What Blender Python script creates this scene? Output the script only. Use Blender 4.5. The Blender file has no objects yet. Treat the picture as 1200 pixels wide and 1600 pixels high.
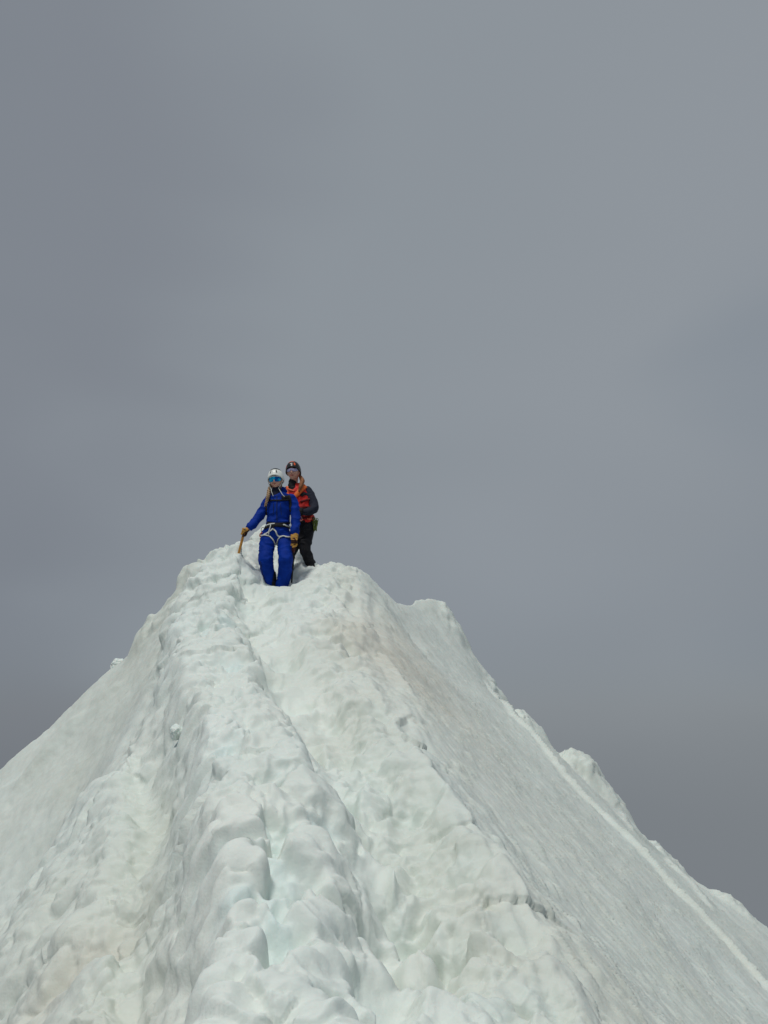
import bpy, bmesh, math, random
import numpy as np
from mathutils import Vector, Matrix
R = math.radians
scene = bpy.context.scene
COL = scene.collection

# ------------------------------------------------------------------ camera
PITCH = R(15.0)
FPX = 1155.0                       # focal length in photo pixels (photo 1200 x 1600)
cam_d = bpy.data.cameras.new("camera")
cam_d.sensor_fit = 'VERTICAL'
cam_d.sensor_height = 36.0
cam_d.lens = 36.0 * FPX / 1600.0
cam_d.clip_start = 0.05
cam_d.clip_end = 3000.0
cam = bpy.data.objects.new("camera", cam_d)
COL.objects.link(cam)
cam.location = (0, 0, 0)
cam.rotation_euler = (R(90) + PITCH, 0, 0)
scene.camera = cam

# ------------------------------------------------------------------ colour management
scene.view_settings.view_transform = 'Standard'
scene.view_settings.look = 'None'
scene.view_settings.exposure = 0.0
scene.view_settings.gamma = 1.0
scene.view_settings.use_curve_mapping = False
scene.render.resolution_x = 768
scene.render.resolution_y = 1024
scene.cycles.use_denoising = True

# ------------------------------------------------------------------ world: thick overcast
SUN_EL, SUN_AZ = 67.0, -148.0       # azimuth measured clockwise from +Y (camera looks along +Y)
world = bpy.data.worlds.new("World")
scene.world = world
world.use_nodes = True
wn = world.node_tree
wn.nodes.clear()

def N(tree, typ, **kw):
    n = tree.nodes.new(typ)
    for k, v in kw.items():
        setattr(n, k, v)
    return n

def L(tree, a, b):
    tree.links.new(a, b)

wout = N(wn, 'ShaderNodeOutputWorld')
wbg = N(wn, 'ShaderNodeBackground')
wbg.inputs['Strength'].default_value = 0.1
sky = N(wn, 'ShaderNodeTexSky', sky_type='NISHITA')
sky.sun_disc = False
sky.sun_elevation = R(SUN_EL)
sky.sun_rotation = R(SUN_AZ)
sky.altitude = 3500
sky.dust_density = 4.0
tc = N(wn, 'ShaderNodeTexCoord')
mp = N(wn, 'ShaderNodeMapping')
mp.inputs['Scale'].default_value = (1.15, 1.15, 2.6)
mp.inputs['Location'].default_value = (0.35, 0.1, 0.3)
L(wn, tc.outputs['Generated'], mp.inputs['Vector'])
nz = N(wn, 'ShaderNodeTexNoise')
nz.inputs['Scale'].default_value = 1.25
nz.inputs['Detail'].default_value = 2.5
nz.inputs['Roughness'].default_value = 0.42
nz.inputs['Distortion'].default_value = 0.25
L(wn, mp.outputs['Vector'], nz.inputs['Vector'])
sep = N(wn, 'ShaderNodeSeparateXYZ')
L(wn, tc.outputs['Generated'], sep.inputs[0])
def wmath(op, a, b=None, c=None, clamp=False):
    m = N(wn, 'ShaderNodeMath', operation=op, use_clamp=clamp)
    for i, v in enumerate((a, b, c)):
        if v is None: continue
        if isinstance(v, (int, float)): m.inputs[i].default_value = v
        else: L(wn, v, m.inputs[i])
    return m.outputs[0]
def wramp(val, stops):
    r = N(wn, 'ShaderNodeValToRGB')
    r.color_ramp.interpolation = 'EASE'
    els = r.color_ramp.elements
    els[0].position, els[0].color = stops[0][0], (*stops[0][1], 1)
    els[1].position, els[1].color = stops[-1][0], (*stops[-1][1], 1)
    for p, c in stops[1:-1]:
        e = els.new(p); e.color = (*c, 1)
    L(wn, val, r.inputs[0])
    return r.outputs[0]
# cloud brightness: darker low and towards the left, a brighter bank to the right of the middle
azv = wmath('MULTIPLY_ADD', sep.outputs[0], 0.75, 0.5)
side = wmath('ADD', azv, wmath('MULTIPLY', wmath('SUBTRACT', nz.outputs[0], 0.5), 0.55))
cloud = wramp(side, [(0.0, (1.93, 2.18, 2.50)), (0.22, (2.22, 2.44, 2.76)), (0.44, (2.68, 2.98, 3.28)), (0.80, (2.80, 3.08, 3.38)), (1.0, (2.35, 2.68, 3.05))])
# elevation: clouds overhead are thinner and brighter
up = N(wn, 'ShaderNodeMapRange')
up.interpolation_type = 'SMOOTHSTEP'
L(wn, sep.outputs[2], up.inputs[0])
up.inputs[1].default_value = 0.80
up.inputs[2].default_value = 1.0
up.inputs[3].default_value = 1.0
up.inputs[4].default_value = 1.35
low = N(wn, 'ShaderNodeMapRange')
low.interpolation_type = 'SMOOTHSTEP'
L(wn, wmath('ADD', sep.outputs[2], wmath('MULTIPLY', wmath('SUBTRACT', nz.outputs[0], 0.5), 0.6)), low.inputs[0])
low.inputs[1].default_value = -0.35
low.inputs[2].default_value = 0.50
low.inputs[3].default_value = 0.70
low.inputs[4].default_value = 1.0
gain = wmath('MULTIPLY', up.outputs[0], low.outputs[0])
mul = N(wn, 'ShaderNodeVectorMath', operation='SCALE')
L(wn, cloud, mul.inputs[0]); L(wn, gain, mul.inputs['Scale'])
mixs = N(wn, 'ShaderNodeMix', data_type='RGBA')
mixs.inputs[0].default_value = 0.97          # the clear sky barely shows through the cloud
L(wn, sky.outputs[0], mixs.inputs[6]); L(wn, mul.outputs[0], mixs.inputs[7])
L(wn, mixs.outputs[2], wbg.inputs['Color'])
L(wn, wbg.outputs[0], wout.inputs['Surface'])

# ------------------------------------------------------------------ sun, blurred by the cloud
sd = bpy.data.lights.new("sun", 'SUN')
sd.energy = 1.85
sd.angle = R(10)
sd.color = (1.0, 0.975, 0.93)
sun = bpy.data.objects.new("sun", sd)
COL.objects.link(sun)
sdir = Vector((math.sin(R(SUN_AZ)) * math.cos(R(SUN_EL)), math.cos(R(SUN_AZ)) * math.cos(R(SUN_EL)), math.sin(R(SUN_EL))))
sun.rotation_euler = (-sdir).to_track_quat('-Z', 'Y').to_euler()

# ------------------------------------------------------------------ projection helper: photo pixel + distance -> point in the place
CP, SP = math.cos(PITCH), math.sin(PITCH)
def at(px, py, Y):
    cx = (px - 600.0) / FPX
    cy = (800.0 - py) / FPX
    k = Y / (CP - cy * SP)
    return np.array([cx * k, Y, k * (SP + cy * CP)])

# ------------------------------------------------------------------ numpy noise
def _h(ix, iy, iz, seed):
    n = (ix.astype(np.int64) * 374761393 + iy.astype(np.int64) * 668265263 + iz.astype(np.int64) * 2147483647 + seed * 974634777) & 0xFFFFFFFF
    n = ((n ^ (n >> 13)) * 1274126177) & 0xFFFFFFFF
    n = ((n ^ (n >> 16)) * 2246822519) & 0xFFFFFFFF
    return n ^ (n >> 15)
def _f(h):
    return (h & 0xFFFFFF).astype(np.float32) / 16777215.0
def vnoise(x, y, z, seed=0):
    """smooth gradient-like value noise in -1..1"""
    ix, iy, iz = np.floor(x), np.floor(y), np.floor(z)
    fx, fy, fz = x - ix, y - iy, z - iz
    u = fx * fx * fx * (fx * (fx * 6 - 15) + 10)
    v = fy * fy * fy * (fy * (fy * 6 - 15) + 10)
    w = fz * fz * fz * (fz * (fz * 6 - 15) + 10)
    out = 0
    for a in (0, 1):
        for b in (0, 1):
            for c in (0, 1):
                h = _h(ix + a, iy + b, iz + c, seed)
                g1 = _f(h) * 2 - 1
                g2 = _f(h >> 4 ^ (h << 7)) * 2 - 1
                g3 = _f(_h(ix + a, iy + b, iz + c, seed + 91)) * 2 - 1
                d = g1 * (fx - a) + g2 * (fy - b) + g3 * (fz - c)
                out = out + d * (u if a else 1 - u) * (v if b else 1 - v) * (w if c else 1 - w)
    return out * 1.6
def fbm(x, y, z, octv=4, seed=0, gain=0.5):
    s = 0; a = 1.0; t = 0
    for o in range(octv):
        s = s + a * vnoise(x * 2 ** o + 13.7 * o, y * 2 ** o - 7.1 * o, z * 2 ** o + 3.3 * o, seed + o)
        t += a; a *= gain
    return s / t
def worley2(x, y, seed=0):
    """distance to the nearest and second nearest of scattered centres, and a random id for the nearest"""
    ix, iy = np.floor(x), np.floor(y)
    f1 = np.full(x.shape, 9.0, np.float32); f2 = f1.copy(); idn = np.zeros(x.shape, np.float32)
    z = np.zeros_like(ix)
    for a in (-1, 0, 1):
        for b in (-1, 0, 1):
            h = _h(ix + a, iy + b, z, seed)
            px = a + _f(h) - (x - ix); py = b + _f(_h(ix + a, iy + b, z, seed + 5)) - (y - iy)
            d = np.sqrt(px * px + py * py).astype(np.float32)
            m = d < f1
            f2 = np.where(m, f1, np.minimum(f2, d))
            idn = np.where(m, _f(h >> 3), idn)
            f1 = np.where(m, d, f1)
    return f1, f2, idn
def sstep(a, b, x):
    t = np.clip((x - a) / (b - a), 0, 1)
    return t * t * (3 - 2 * t)

# ------------------------------------------------------------------ snow ridge: broad form
CTRL = []
def cp(px, py, Y): CTRL.append(at(px, py, Y))
def cw(x, y, z): CTRL.append(np.array([x, y, z], float))
for a in [(440,1600,2.28),(430,1450,2.67),(420,1300,3.26),(400,1150,4.26),(392,1060,5.3),(385,1000,6.3),(405,950,7.6),(430,918,8.75)]: cp(*a)
for a in [(300,1500,2.6),(292,1350,3.15),(285,1200,4.1),(262,1080,5.5),(262,1010,6.9),(330,935,8.0)]: cp(*a)
for a in [(560,1480,2.55),(540,1290,3.3),(480,1150,4.25),(700,1500,2.6),(640,1280,3.4),(590,1150,4.4),(520,1040,5.7),(480,960,7.4)]: cp(*a)
for a in [(880,1600,2.45),(770,1360,3.15),(665,1200,4.0),(605,1085,5.2),(570,985,6.9),(560,925,8.2)]: cp(*a)
# crest from left to right
for a in [(0,1205,9.0),(100,1110,8.95),(175,1037,8.9),(213,1008,8.8),(262,950,8.6),(298,888,8.9),(340,876,9.1),(370,860,9.3),(388,847,9.6),(402,830,9.9),(416,812,10.2),
          (440,826,10.1),(464,852,9.9),(488,884,9.35),(520,880,9.05),(545,886,9.05),(572,896,9.4),(588,918,10.1),(600,936,10.9),(622,939,11.9),(650,944,12.8),(693,950,13.4),(716,984,13.4),(740,1022,13.3),
          (770,1068,13.2),(800,1116,13.05),(850,1166,12.9),(905,1204,12.7),(990,1294,12.5),(1060,1360,12.3),(1200,1452,12.0)]: cp(*a)
# notch in which the climbers stand
for a in [(455,905,9.2),(470,884,9.35),(408,870,9.35),(392,880,9.1)]: cp(*a)
# right face
for a in [(690,1010,10.8),(640,1000,8.9),(700,1100,6.8),(640,1080,5.75),(800,1200,6.4),(900,1300,6.15),(1000,1400,5.9),(1100,1480,6.2),(800,1300,4.4),(900,1450,3.8),
          (1000,1550,3.75),(1150,1600,4.75),(700,1200,4.5),(1180,1520,7.1),(1000,1320,8.7),(850,1190,8.5),(760,1080,9.6)]: cp(*a)
for a in [(7.6,11.5,-5.2),(7,7,-5.9),(4,3,-4.3),(2.2,2.3,-2.6),(11,11,-9),(11,5,-10.5)]: cw(*a)
# left face
for a in [(-1.4,3.2,-1.22),(-2.7,5.9,-1.75),(-2.2,7,.15),(-1.8,4.6,-.75),(-4.2,8,-1.25),(-6,8.7,-2.5),(-3.8,4.5,-2.9),(-2.4,2.2,-2.9),(-6.5,5,-5.3),(-11,8.5,-7.8),(-11,4,-10.2)]: cw(*a)
# underfoot and behind the photographer
for a in [(0,0,-1.66),(-.15,1.1,-1.27),(.3,1.2,-1.3),(0,-2,-2.3),(-2.5,0,-4.0),(2.6,0,-4.2),(.8,1.5,-1.55),(-.8,1.5,-1.5)]: cw(*a)
CTRL = np.array(CTRL)
def _phi(r): return np.where(r > 1e-9, r * r * np.log(np.maximum(r, 1e-9)), 0)
def _fit(P, lam=0.01):
    n = len(P)
    r = np.hypot(P[:, None, 0] - P[None, :, 0], P[:, None, 1] - P[None, :, 1])
    A = np.zeros((n + 3, n + 3)); A[:n, :n] = _phi(r) + lam * np.eye(n)
    Q = np.c_[np.ones(n), P[:, 0], P[:, 1]]
    A[:n, n:] = Q; A[n:, :n] = Q.T
    return np.linalg.solve(A, np.r_[P[:, 2], 0, 0, 0])
W = _fit(CTRL)
def front(x, y):
    x = np.asarray(x, float); y = np.asarray(y, float)
    o = W[-3] + W[-2] * x + W[-1] * y
    for k in range(len(CTRL)):
        d2 = (x - CTRL[k, 0]) ** 2 + (y - CTRL[k, 1]) ** 2
        o = o + W[k] * 0.5 * d2 * np.log(np.maximum(d2, 1e-12))
    return o
# distance of the crest for each x
CRX = [-14, -6, -4.4, -3.0, -2.45, -2.25, -1.95, -1.74, -1.64, -1.4, -1.18, -0.93, -0.62, -0.43, -0.2, 0.0, .56, 1.05, 1.35, 5.6, 14]
CRY = [ 9.4, 9.0, 9.0, 8.8, 8.7, 8.95, 9.35, 9.8, 10.15, 10.15, 9.9, 9.4, 9.1, 9.1, 9.6, 10.9, 12.9, 13.5, 13.4, 12.0, 11]
def crest(x): return np.interp(x, CRX, CRY)
def base(x, y):
    yc = crest(x)
    d = np.maximum(y - yc, 0)
    z = front(x, np.minimum(y, yc))
    c = .12 - .115 * sstep(.2, 1.0, np.asarray(x, float))
    return z - (np.sqrt(d * d + c) - np.sqrt(c)) * 1.3
def hit(px, py):
    """where a sight line through a photo pixel meets the broad form"""
    Ys = np.linspace(1.6, 14.5, 1800)
    cx = (px - 600.0) / FPX; cy = (800.0 - py) / FPX
    k = Ys / (CP - cy * SP)
    g = k * (SP + cy * CP) - base(cx * k, Ys)
    i = np.argmax(g < 0)
    if g[i] >= 0: i = len(Ys) - 1
    return np.array([cx * k[i], Ys[i]])
def line(pts): return np.array([hit(*p) for p in pts])
def polydist(x, y, P, ext=True):
    """unsigned distance, signed side (+ right of travel), parameter along, for a polyline"""
    best = np.full(x.shape, 1e9, np.float32); side = np.zeros(x.shape, np.float32); par = np.zeros(x.shape, np.float32)
    acc = 0
    for i in range(len(P) - 1):
        a, b = P[i], P[i + 1]; v = b - a; Ls = np.hypot(*v)
        t0 = ((x - a[0]) * v[0] + (y - a[1]) * v[1]) / Ls ** 2
        t = np.clip(t0, 0, 1)
        dx = x - a[0] - t * v[0]; dy = y - a[1] - t * v[1]
        d = np.hypot(dx, dy)
        m = d < best
        best = np.where(m, d, best)
        side = np.where(m, np.sign(dx * v[1] - dy * v[0]), side)
        par = np.where(m, acc + t * Ls, par)
        acc += Ls
    return best, side, par

# ------------------------------------------------------------------ grid
GQ = 1.0                          # grid coarseness (1 = final)
ny = int(math.log(17.0 / 1.3) / (0.0021 * GQ))
Yr = 1.3 * np.exp(np.arange(ny) * 0.0021 * GQ)
Yr = np.r_[np.linspace(-3.0, 1.29, 60), Yr]
ui = np.arange(-0.56, 0.5601, 0.0019 * GQ)
uo = 0.56 + np.cumsum(0.0022 * 1.045 ** np.arange(70))
U = np.r_[-uo[::-1], ui, uo]
GX = (U[None, :] * (np.maximum(Yr, 0)[:, None] + 0.9)).astype(np.float64)
GY = np.repeat(Yr[:, None], len(U), 1)
shape = GX.shape
X = GX.ravel(); Y = GY.ravel()
Z = base(X, Y)
print("terrain verts", X.size)

# ------------------------------------------------------------------ masks and named lines on the snow
left_edge = line([(300,1600),(296,1500),(292,1350),(285,1200),(262,1080),(258,1010),(275,950),(310,900),(372,862)])
left_edge = np.vstack([[left_edge[0][0] + .05, 0.2], left_edge])
right_edge = line([(905,1600),(775,1380),(668,1210),(600,1090),(566,1010),(556,950),(556,905)])
right_edge = np.vstack([[right_edge[0][0] + .1, 0.2], right_edge])
groove = line([(572,1600),(556,1440),(548,1300),(520,1220),(478,1150),(430,1070),(392,1010),(374,962),(372,925)])
dl, sl, _ = polydist(X, Y, left_edge); dl = dl * sl          # + right of the left edge
dr, sr, _ = polydist(X, Y, right_edge); dr = dr * sr         # + right of the right edge
dg, sg, gpar = polydist(X, Y, groove); dgs = dg * sg
wob = fbm(X * 3, Y * 3, Z * 3, 3, 3) * .10
track = sstep(-.10, .06, dl + wob) * (1 - sstep(-.12, .12, dr + wob))
leftm = 1 - sstep(-.12, .06, dl + wob)
rightm = sstep(-.05, .25, dr + wob)
back = sstep(-.1, .5, Y - crest(X))

D = np.zeros_like(X)       # displacement along the normal
V = np.zeros_like(X)       # vertical displacement

# big soft lumps everywhere
D += fbm(X * .9, Y * .9, Z * .9, 3, 11) * (.08 + .03 * leftm) * (1 - .6 * np.exp(-((Y - crest(X)) / .8) ** 2))

# groove between the two trails
V -= .075 * np.exp(-(dg / .06) ** 2) * sstep(.05, .5, gpar) * track
V -= .16 * sstep(-.02, .10, dgs) * sstep(.50, .26, dgs) * track * sstep(0, .4, gpar)

# shadowed trough left of the trodden bank
trough = line([(282,1600),(278,1450),(286,1300),(272,1190),(256,1110),(246,1050)])
dt, st, tp = polydist(X, Y, trough)
V -= .20 * np.exp(-((dl + .13) / .13) ** 2) * sstep(6.8, 5.6, Y)
V += .06 * np.exp(-((dl - .12) / .12) ** 2) * track
V += .16 * (1 - .5 * sstep(4, 8, Y)) * track * sstep(.0, -.22, dgs) * sstep(.0, .12, dl)

# terraces across the trodden bank (left of groove) and, softer, the right trail
tl = track * sstep(.02, -.06, dgs)
tr_ = track * sstep(-.02, .10, dgs)
far = sstep(3.0, 6.5, Y)
def terr(q, k):
    i = np.floor(q); f = q - i
    return i + np.clip((f - (1 - k)) / k, 0, 1) ** .7 - q
def on(w, fn):
    """evaluate fn only where the weight w matters"""
    m = np.nonzero(w > .01)[0]
    o = np.zeros_like(X)
    o[m] = fn(X[m], Y[m], Z[m]) * w[m]
    return o
def steps(x, y, z):
    wx = x + .10 * fbm(x * 4, y * 4, z * 0, 2, 21); wy = y + .10 * fbm(x * 4 + 9, y * 4, z * 0, 2, 22)
    f1, f2, idn = worley2(wx / .30, wy / .30, 31)
    q = z / .075 + 1.3 * (1 - f1) + 1.3 * fbm(x * 1.7, y * 1.1, z, 3, 33)
    return .075 * terr(q, .45)
V += on((.35 + .25 * far) * tl + .12 * tr_, steps)
# crust: thin broken shells whose lips run across the trail
def crust(sx, sy, amp, seed, slope):
    def fn(x, y, z):
        amp_ = amp * (1 + .8 * fbm(x * 2.1, y * 2.1, z * 0, 2, seed + 40))
        q = slope * (y + .25 * x) + 2.6 * fbm(x * sx, y * sy, z * 0, 4, seed, .55)
        return amp_ * terr(q, .13)
    return fn
V += on(.9 * tl + .28 * tr_, crust(2.8, 3.4, .058, 35, 2.8))
V += on(.9 * tl + .12 * tr_, crust(6.0, 7.0, .016, 36, 6.0))
V += on(.8 * tl + .2 * tr_, crust(13, 15, .005, 37, 11.0))

# puffs
def puff(sx, sy, seed, warp=.25):
    def fn(x, y, z):
        ax = x / sx + warp * vnoise(x / sx * 1.7, y / sy * 1.7, z / sx, seed + 1)
        ay = (y + .35 * z) / sy + warp * vnoise(x / sx * 1.7 + 5, y / sy * 1.7, z / sx, seed + 2)
        a, b, c = worley2(ax, ay, seed)
        return np.sqrt(np.clip(1 - a * a * 1.1, 0, 1)) - .75 + (c - .5) * .5
    return fn
vary = np.clip(.75 + 1.3 * fbm(X * 1.3, Y * 1.3, Z, 2, 44), .1, 1.6)
D += on(.105 * vary * ((.70 + .6 * far) * tl + .40 * tr_ + .10 * leftm), puff(.36, .23, 41))
D += on(.042 * (1.7 - vary) * ((.7 + .7 * far) * tl + .25 * tr_), puff(.165, .115, 42))
D += on(.011 * vary * (1.0 * tl + .35 * tr_), puff(.07, .052, 43))

# footprints: bowls kicked into the snow, seen from below
ICE = np.zeros_like(X)
def pits(plist, soft=0.0):
    global V, D
    for (px, py, w, l, dep, rot) in plist:
        c = hit(px, py)
        m = (np.abs(X - c[0]) < 3 * w) & (np.abs(Y - c[1]) < 3 * l)
        xx, yy = X[m] - c[0], Y[m] - c[1]
        cr, srn = math.cos(rot), math.sin(rot)
        u = (xx * cr + yy * srn) / w; v = (-xx * srn + yy * cr) / l
        nn = fbm(X[m] * 7, Y[m] * 7, Z[m] * 0, 3, int(px)) * (.85 - .35 * soft)
        uu = u / np.clip(1 + .38 * v, .45, 1.5)
        r = np.sqrt(uu * uu + v * v) + nn
        dep = dep * (.62 if c[1] < 3.2 else .90); w = w * (1.45 + .15 * soft); l = l * (1.15 + .15 * soft); dep = dep * (1 + .15 * soft)
        V[m] += -dep * (1 - sstep(.50 - .2 * soft, 1.08 + .08 * soft, r)) * np.clip(1.15 - .5 * (v + .8), .12, 1.3) + dep * .22 * np.exp(-((r - 1.22) / .22) ** 2) * sstep(-.5, .6, -v + .3)
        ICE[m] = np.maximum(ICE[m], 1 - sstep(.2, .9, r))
        D[m] *= .35 + .65 * sstep(.5, 1.0, r)
PL = [(396,1112,.15,.17,.13,.2),(408,1180,.13,.16,.14,-.1),(426,1278,.12,.15,.15,.1),(434,1372,.11,.14,.13,0),(440,1436,.11,.12,.12,0),
      (425,1492,.10,.12,.13,.2),(434,1560,.11,.12,.12,-.2),(350,1225,.13,.12,.08,.3),(340,1160,.16,.13,.08,.2),(350,1420,.10,.10,.07,0),
      (352,1060,.18,.16,.09,0),(330,1005,.2,.2,.10,0),(420,1040,.16,.18,.10,0),(350,975,.2,.22,.1,.2),(500,1230,.11,.12,.08,0),(495,1330,.10,.1,.07,.3),
      (385,930,.2,.2,.10,0),(345,1310,.10,.1,.07,0),(372,1500,.09,.1,.08,0),(490,1460,.09,.1,.07,0)]
PR = [(460,1062,.16,.22,.12,.3),(440,1010,.2,.25,.12,.2),(470,1130,.13,.22,.13,.4),(524,1205,.14,.20,.15,.35),(575,1285,.12,.18,.16,.35),(628,1372,.13,.20,.17,.35),
      (590,1440,.10,.18,.15,.15),(672,1500,.13,.18,.13,.3),(590,1560,.12,.15,.14,.1),(535,1145,.12,.15,.07,.3),(760,1560,.14,.12,.06,.3),(700,1420,.14,.12,.07,.3),
      (455,940,.22,.22,.10,.1),(500,985,.2,.22,.08,.3),(725,1335,.14,.13,.08,.5),(645,1225,.15,.15,.09,.5),(800,1440,.15,.12,.08,.5),(830,1545,.15,.11,.08,.5),(590,1110,.16,.18,.08,.4),(540,1010,.18,.2,.08,.4),(505,1090,.14,.15,.07,.3)]
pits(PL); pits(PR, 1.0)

# wind-scoured right face: streaks down the fall line, flutes along the trail edge, sharp rib lines
fa = (X * .80 - Y * .60); fb = (Y * .80 + X * .60)       # down the fall line / across it
D += on(rightm, lambda x, y, z: fbm((x * .8 - y * .6) * 3.4, (y * .8 + x * .6) * 17, x * 0, 3, 51) * .007)
D += on(rightm, lambda x, y, z: np.maximum(0, fbm((x * .8 - y * .6) * 7.5, (y * .8 + x * .6) * 40, x * 0, 2, 52) - .14) * .042)
D += on(rightm, lambda x, y, z: fbm((x * .8 - y * .6) * .7, (y * .8 + x * .6) * 1.8, x * 0, 2, 53) * .018)
flute = fbm((dr) * 8 + .5 * fbm(X * 1.2, Y * 1.2, Z, 2, 55), gpar * .6, Z * 0, 3, 54)
fl = np.exp(-((dr - .02) / .26) ** 2)
D += flute * .045 * fl
rw = track * np.exp(-((dr + .25) / .25) ** 2)
D += on(rw * .09, lambda x, y, z: fbm(x * 3.0 - y * 2.0, y * 5 + x * 2.5, z * 2, 4, 56) * 1.6)

er = np.exp(-((dr - .02) / .24) ** 2) * (1 - back)
D += on(er * .080, puff(.38, .24, 60, .4)) + on(er * .014, puff(.14, .09, 61, .4))
D += on(rw * .035, puff(.26, .16, 57, .4)) + on(rw * .010, puff(.10, .06, 58, .4))
V += on(rw, crust(3.5, 4.5, .028, 59, 2.5))
def ridge(px, h, w, sharp=1.0, asym=0):
    global D
    P = line(px)
    d, s, p = polydist(X, Y, P)
    tot = np.sum(np.hypot(*np.diff(P, axis=0).T))
    e = sstep(0, min(.8, tot * .4), p) * (1 - sstep(tot - .3, tot, p) * (1 if P[-1][1] > 0 and px[-1][0] < 1190 and px[-1][0] > 5 else 0))
    d2 = d * (1 + asym * s)
    D += h * np.exp(-np.abs(d2 / w) ** sharp) * e
ridge([(722,1010),(760,1068),(800,1118),(870,1200),(930,1262),(1000,1335),(1060,1398),(1130,1470),(1199,1545)], .065, .028, 1.2, .55)
ridge([(945,1248),(985,1295),(1040,1345),(1110,1420),(1199,1500)], .04, .05, 1.4, .4)
ridge([(548,1040),(600,1110),(650,1185),(700,1255),(760,1330),(830,1410),(860,1445)], .04, .045, 1.3, .4)
ridge([(690,1250),(760,1345),(830,1430),(880,1500),(940,1570)], .03, .04, 1.3, .4)
ridge([(600,1010),(620,1060),(660,1120)], .03, .05, 1.3, .4)

# left face: slope lines, bright ledges, larger melted lumps low down
la = (X * .72 + Z * .70); lb = (Y * .95 - X * .2)
D += on(leftm, lambda x, y, z: fbm((x * .72 + z * .70) * 1.2, (y * .95 - x * .2) * 7, 0 * x, 3, 61) * .022)
ridge([(232,1110),(215,1160),(190,1200),(150,1240),(110,1285),(72,1325)], .085, .10, 1.6, .6)
ridge([(245,1290),(215,1330),(180,1365)], .06, .07, 1.6, .5)
ridge([(210,1050),(150,1100),(90,1165),(0,1265)], .07, .09, 1.4, .5)
ridge([(180,1085),(120,1135),(60,1200),(0,1240)], .05, .07, 1.4, .5)
ridge([(150,1420),(100,1470),(60,1500)], .10, .10, 1.6, .5)
near = leftm * (1 - sstep(4.5, 6.5, Y))
D += on(near * .070, puff(.30, .26, 62, .45)) + on(near * .034, puff(.14, .12, 63, .4))
V += on(near, crust(4, 4, .035, 65, 1.5))
D += on(leftm * (1 - near) * .012, puff(.12, .10, 66, .4))
D += near * fbm(X * 6, Y * 6, Z * 6, 3, 64) * .02
c = hit(140, 1472)
V -= .12 * np.exp(-(((X - c[0]) / .20) ** 2 + ((Y - c[1]) / .12) ** 2))

# crumbly crest of the left bank and round the notch
cst = track * sstep(5.0, 7.5, Y) * (1 - sstep(-.7, -.3, X))
D += on(cst * .10, puff(.27, .26, 71, .35)) + on(cst * .045, puff(.12, .12, 72, .4))
edge = np.exp(-((Y - crest(X)) / .5) ** 2) * sstep(-2.9, -2.4, X) * sstep(-1.2, -1.6, X)
D += on(edge * .17, puff(.24, .26, 73, .4))
# rim of the far cornice
rim = sstep(.3, .8, X) * np.exp(-((Y - crest(X)) / .35) ** 2)
D += rim * (fbm(X * 2.2, Y * 2.2, Z * 2.2, 3, 81) * .025 + .01) + on(rim * .035, puff(.3, .3, 82, .4))

# fine grain
Zg = Z + V
D += fbm(X * 14, Y * 14, Zg * 14, 3, 91) * (.006 * track + .008 * leftm + .004 * rightm)
wall = np.exp(-((dl + .02) / .14) ** 2) * (1 - back)
D += wall * (fbm(X * 5, Y * 5, Zg * 5, 3, 92) * .05 + (.5 - np.abs(vnoise(X * 9, Y * 9, Zg * 9, 93))) * .02)
D += np.exp(-((Y - crest(X)) / .25) ** 2) * sstep(.8, 1.4, X) * np.maximum(0, fbm(X * 3, Y * 3, Zg * 3, 3, 94)) * .10

# cornice remnants standing on the crest
def stub(px, py, Yd, h, rx, ry, seed):
    global V, D
    t = at(px, py, Yd); u = (X - t[0]) / rx; w = (Y - t[1]) / ry
    r = np.sqrt(u * u + w * w) + .5 * fbm(X * 2.6, Y * 2.6, X * 0, 3, seed)
    m = (1 - sstep(.45, 1.05, r))
    V += h * m * (1 + .35 * fbm(X * 4, Y * 4, X * 0, 2, seed + 1))
    D += on(m * .09, puff(.22, .22, seed + 2, .45)) + on(m * .035, puff(.09, .09, seed + 3, .45))
stub(830, 1124, 12.95, .26, .36, .35, 201)
stub(222, 1000, 8.75, .14, .15, .22, 271)
stub(938, 1203, 12.6, .20, .66, .5, 213)
stub(1035, 1318, 12.35, .08, .25, .4, 281)
stub(1140, 1400, 12.15, .07, .3, .4, 291)
stub(780, 1075, 13.1, .06, .2, .4, 295)
stub(905, 1196, 12.7, .05, .40, .5, 221)
stub(238, 985, 8.6, .04, .20, .25, 231)
stub(300, 898, 8.8, .08, .18, .25, 241)
stub(340, 875, 8.95, .07, .15, .2, 251)
stub(705, 950, 13.3, .10, .25, .4, 261)

# apply
def grid_normals(X, Y, Z):
    P = np.stack([X, Y, Z], -1).reshape(*shape, 3)
    du = np.gradient(P, axis=1); dv = np.gradient(P, axis=0)
    n = np.cross(du, dv); n /= np.linalg.norm(n, axis=-1, keepdims=True) + 1e-12
    return n.reshape(-1, 3)
def blur(Zr, k):
    A = Zr.reshape(shape)
    for ax in (0, 1):
        c = np.cumsum(np.insert(np.pad(A, [(k, k) if i == ax else (0, 0) for i in (0, 1)], 'edge'), 0, 0, axis=ax), axis=ax)
        sl1 = [slice(None)] * 2; sl2 = [slice(None)] * 2
        sl1[ax] = slice(2 * k + 1, None); sl2[ax] = slice(None, -(2 * k + 1))
        A = (c[tuple(sl1)] - c[tuple(sl2)]) / (2 * k + 1)
    return A.ravel()
D += on((.9 * tl + .35 * tr_) * .022, lambda x, y, z: .5 - np.abs(fbm(x * 7, y * 9, z * 7, 3, 301)) * 2.2)
V = .6 * blur(blur(V, 1), 2) + .4 * V          # the sun has softened every edge
Z1 = Z + V
NB = grid_normals(X, Y, blur(Z1, 10))
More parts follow.
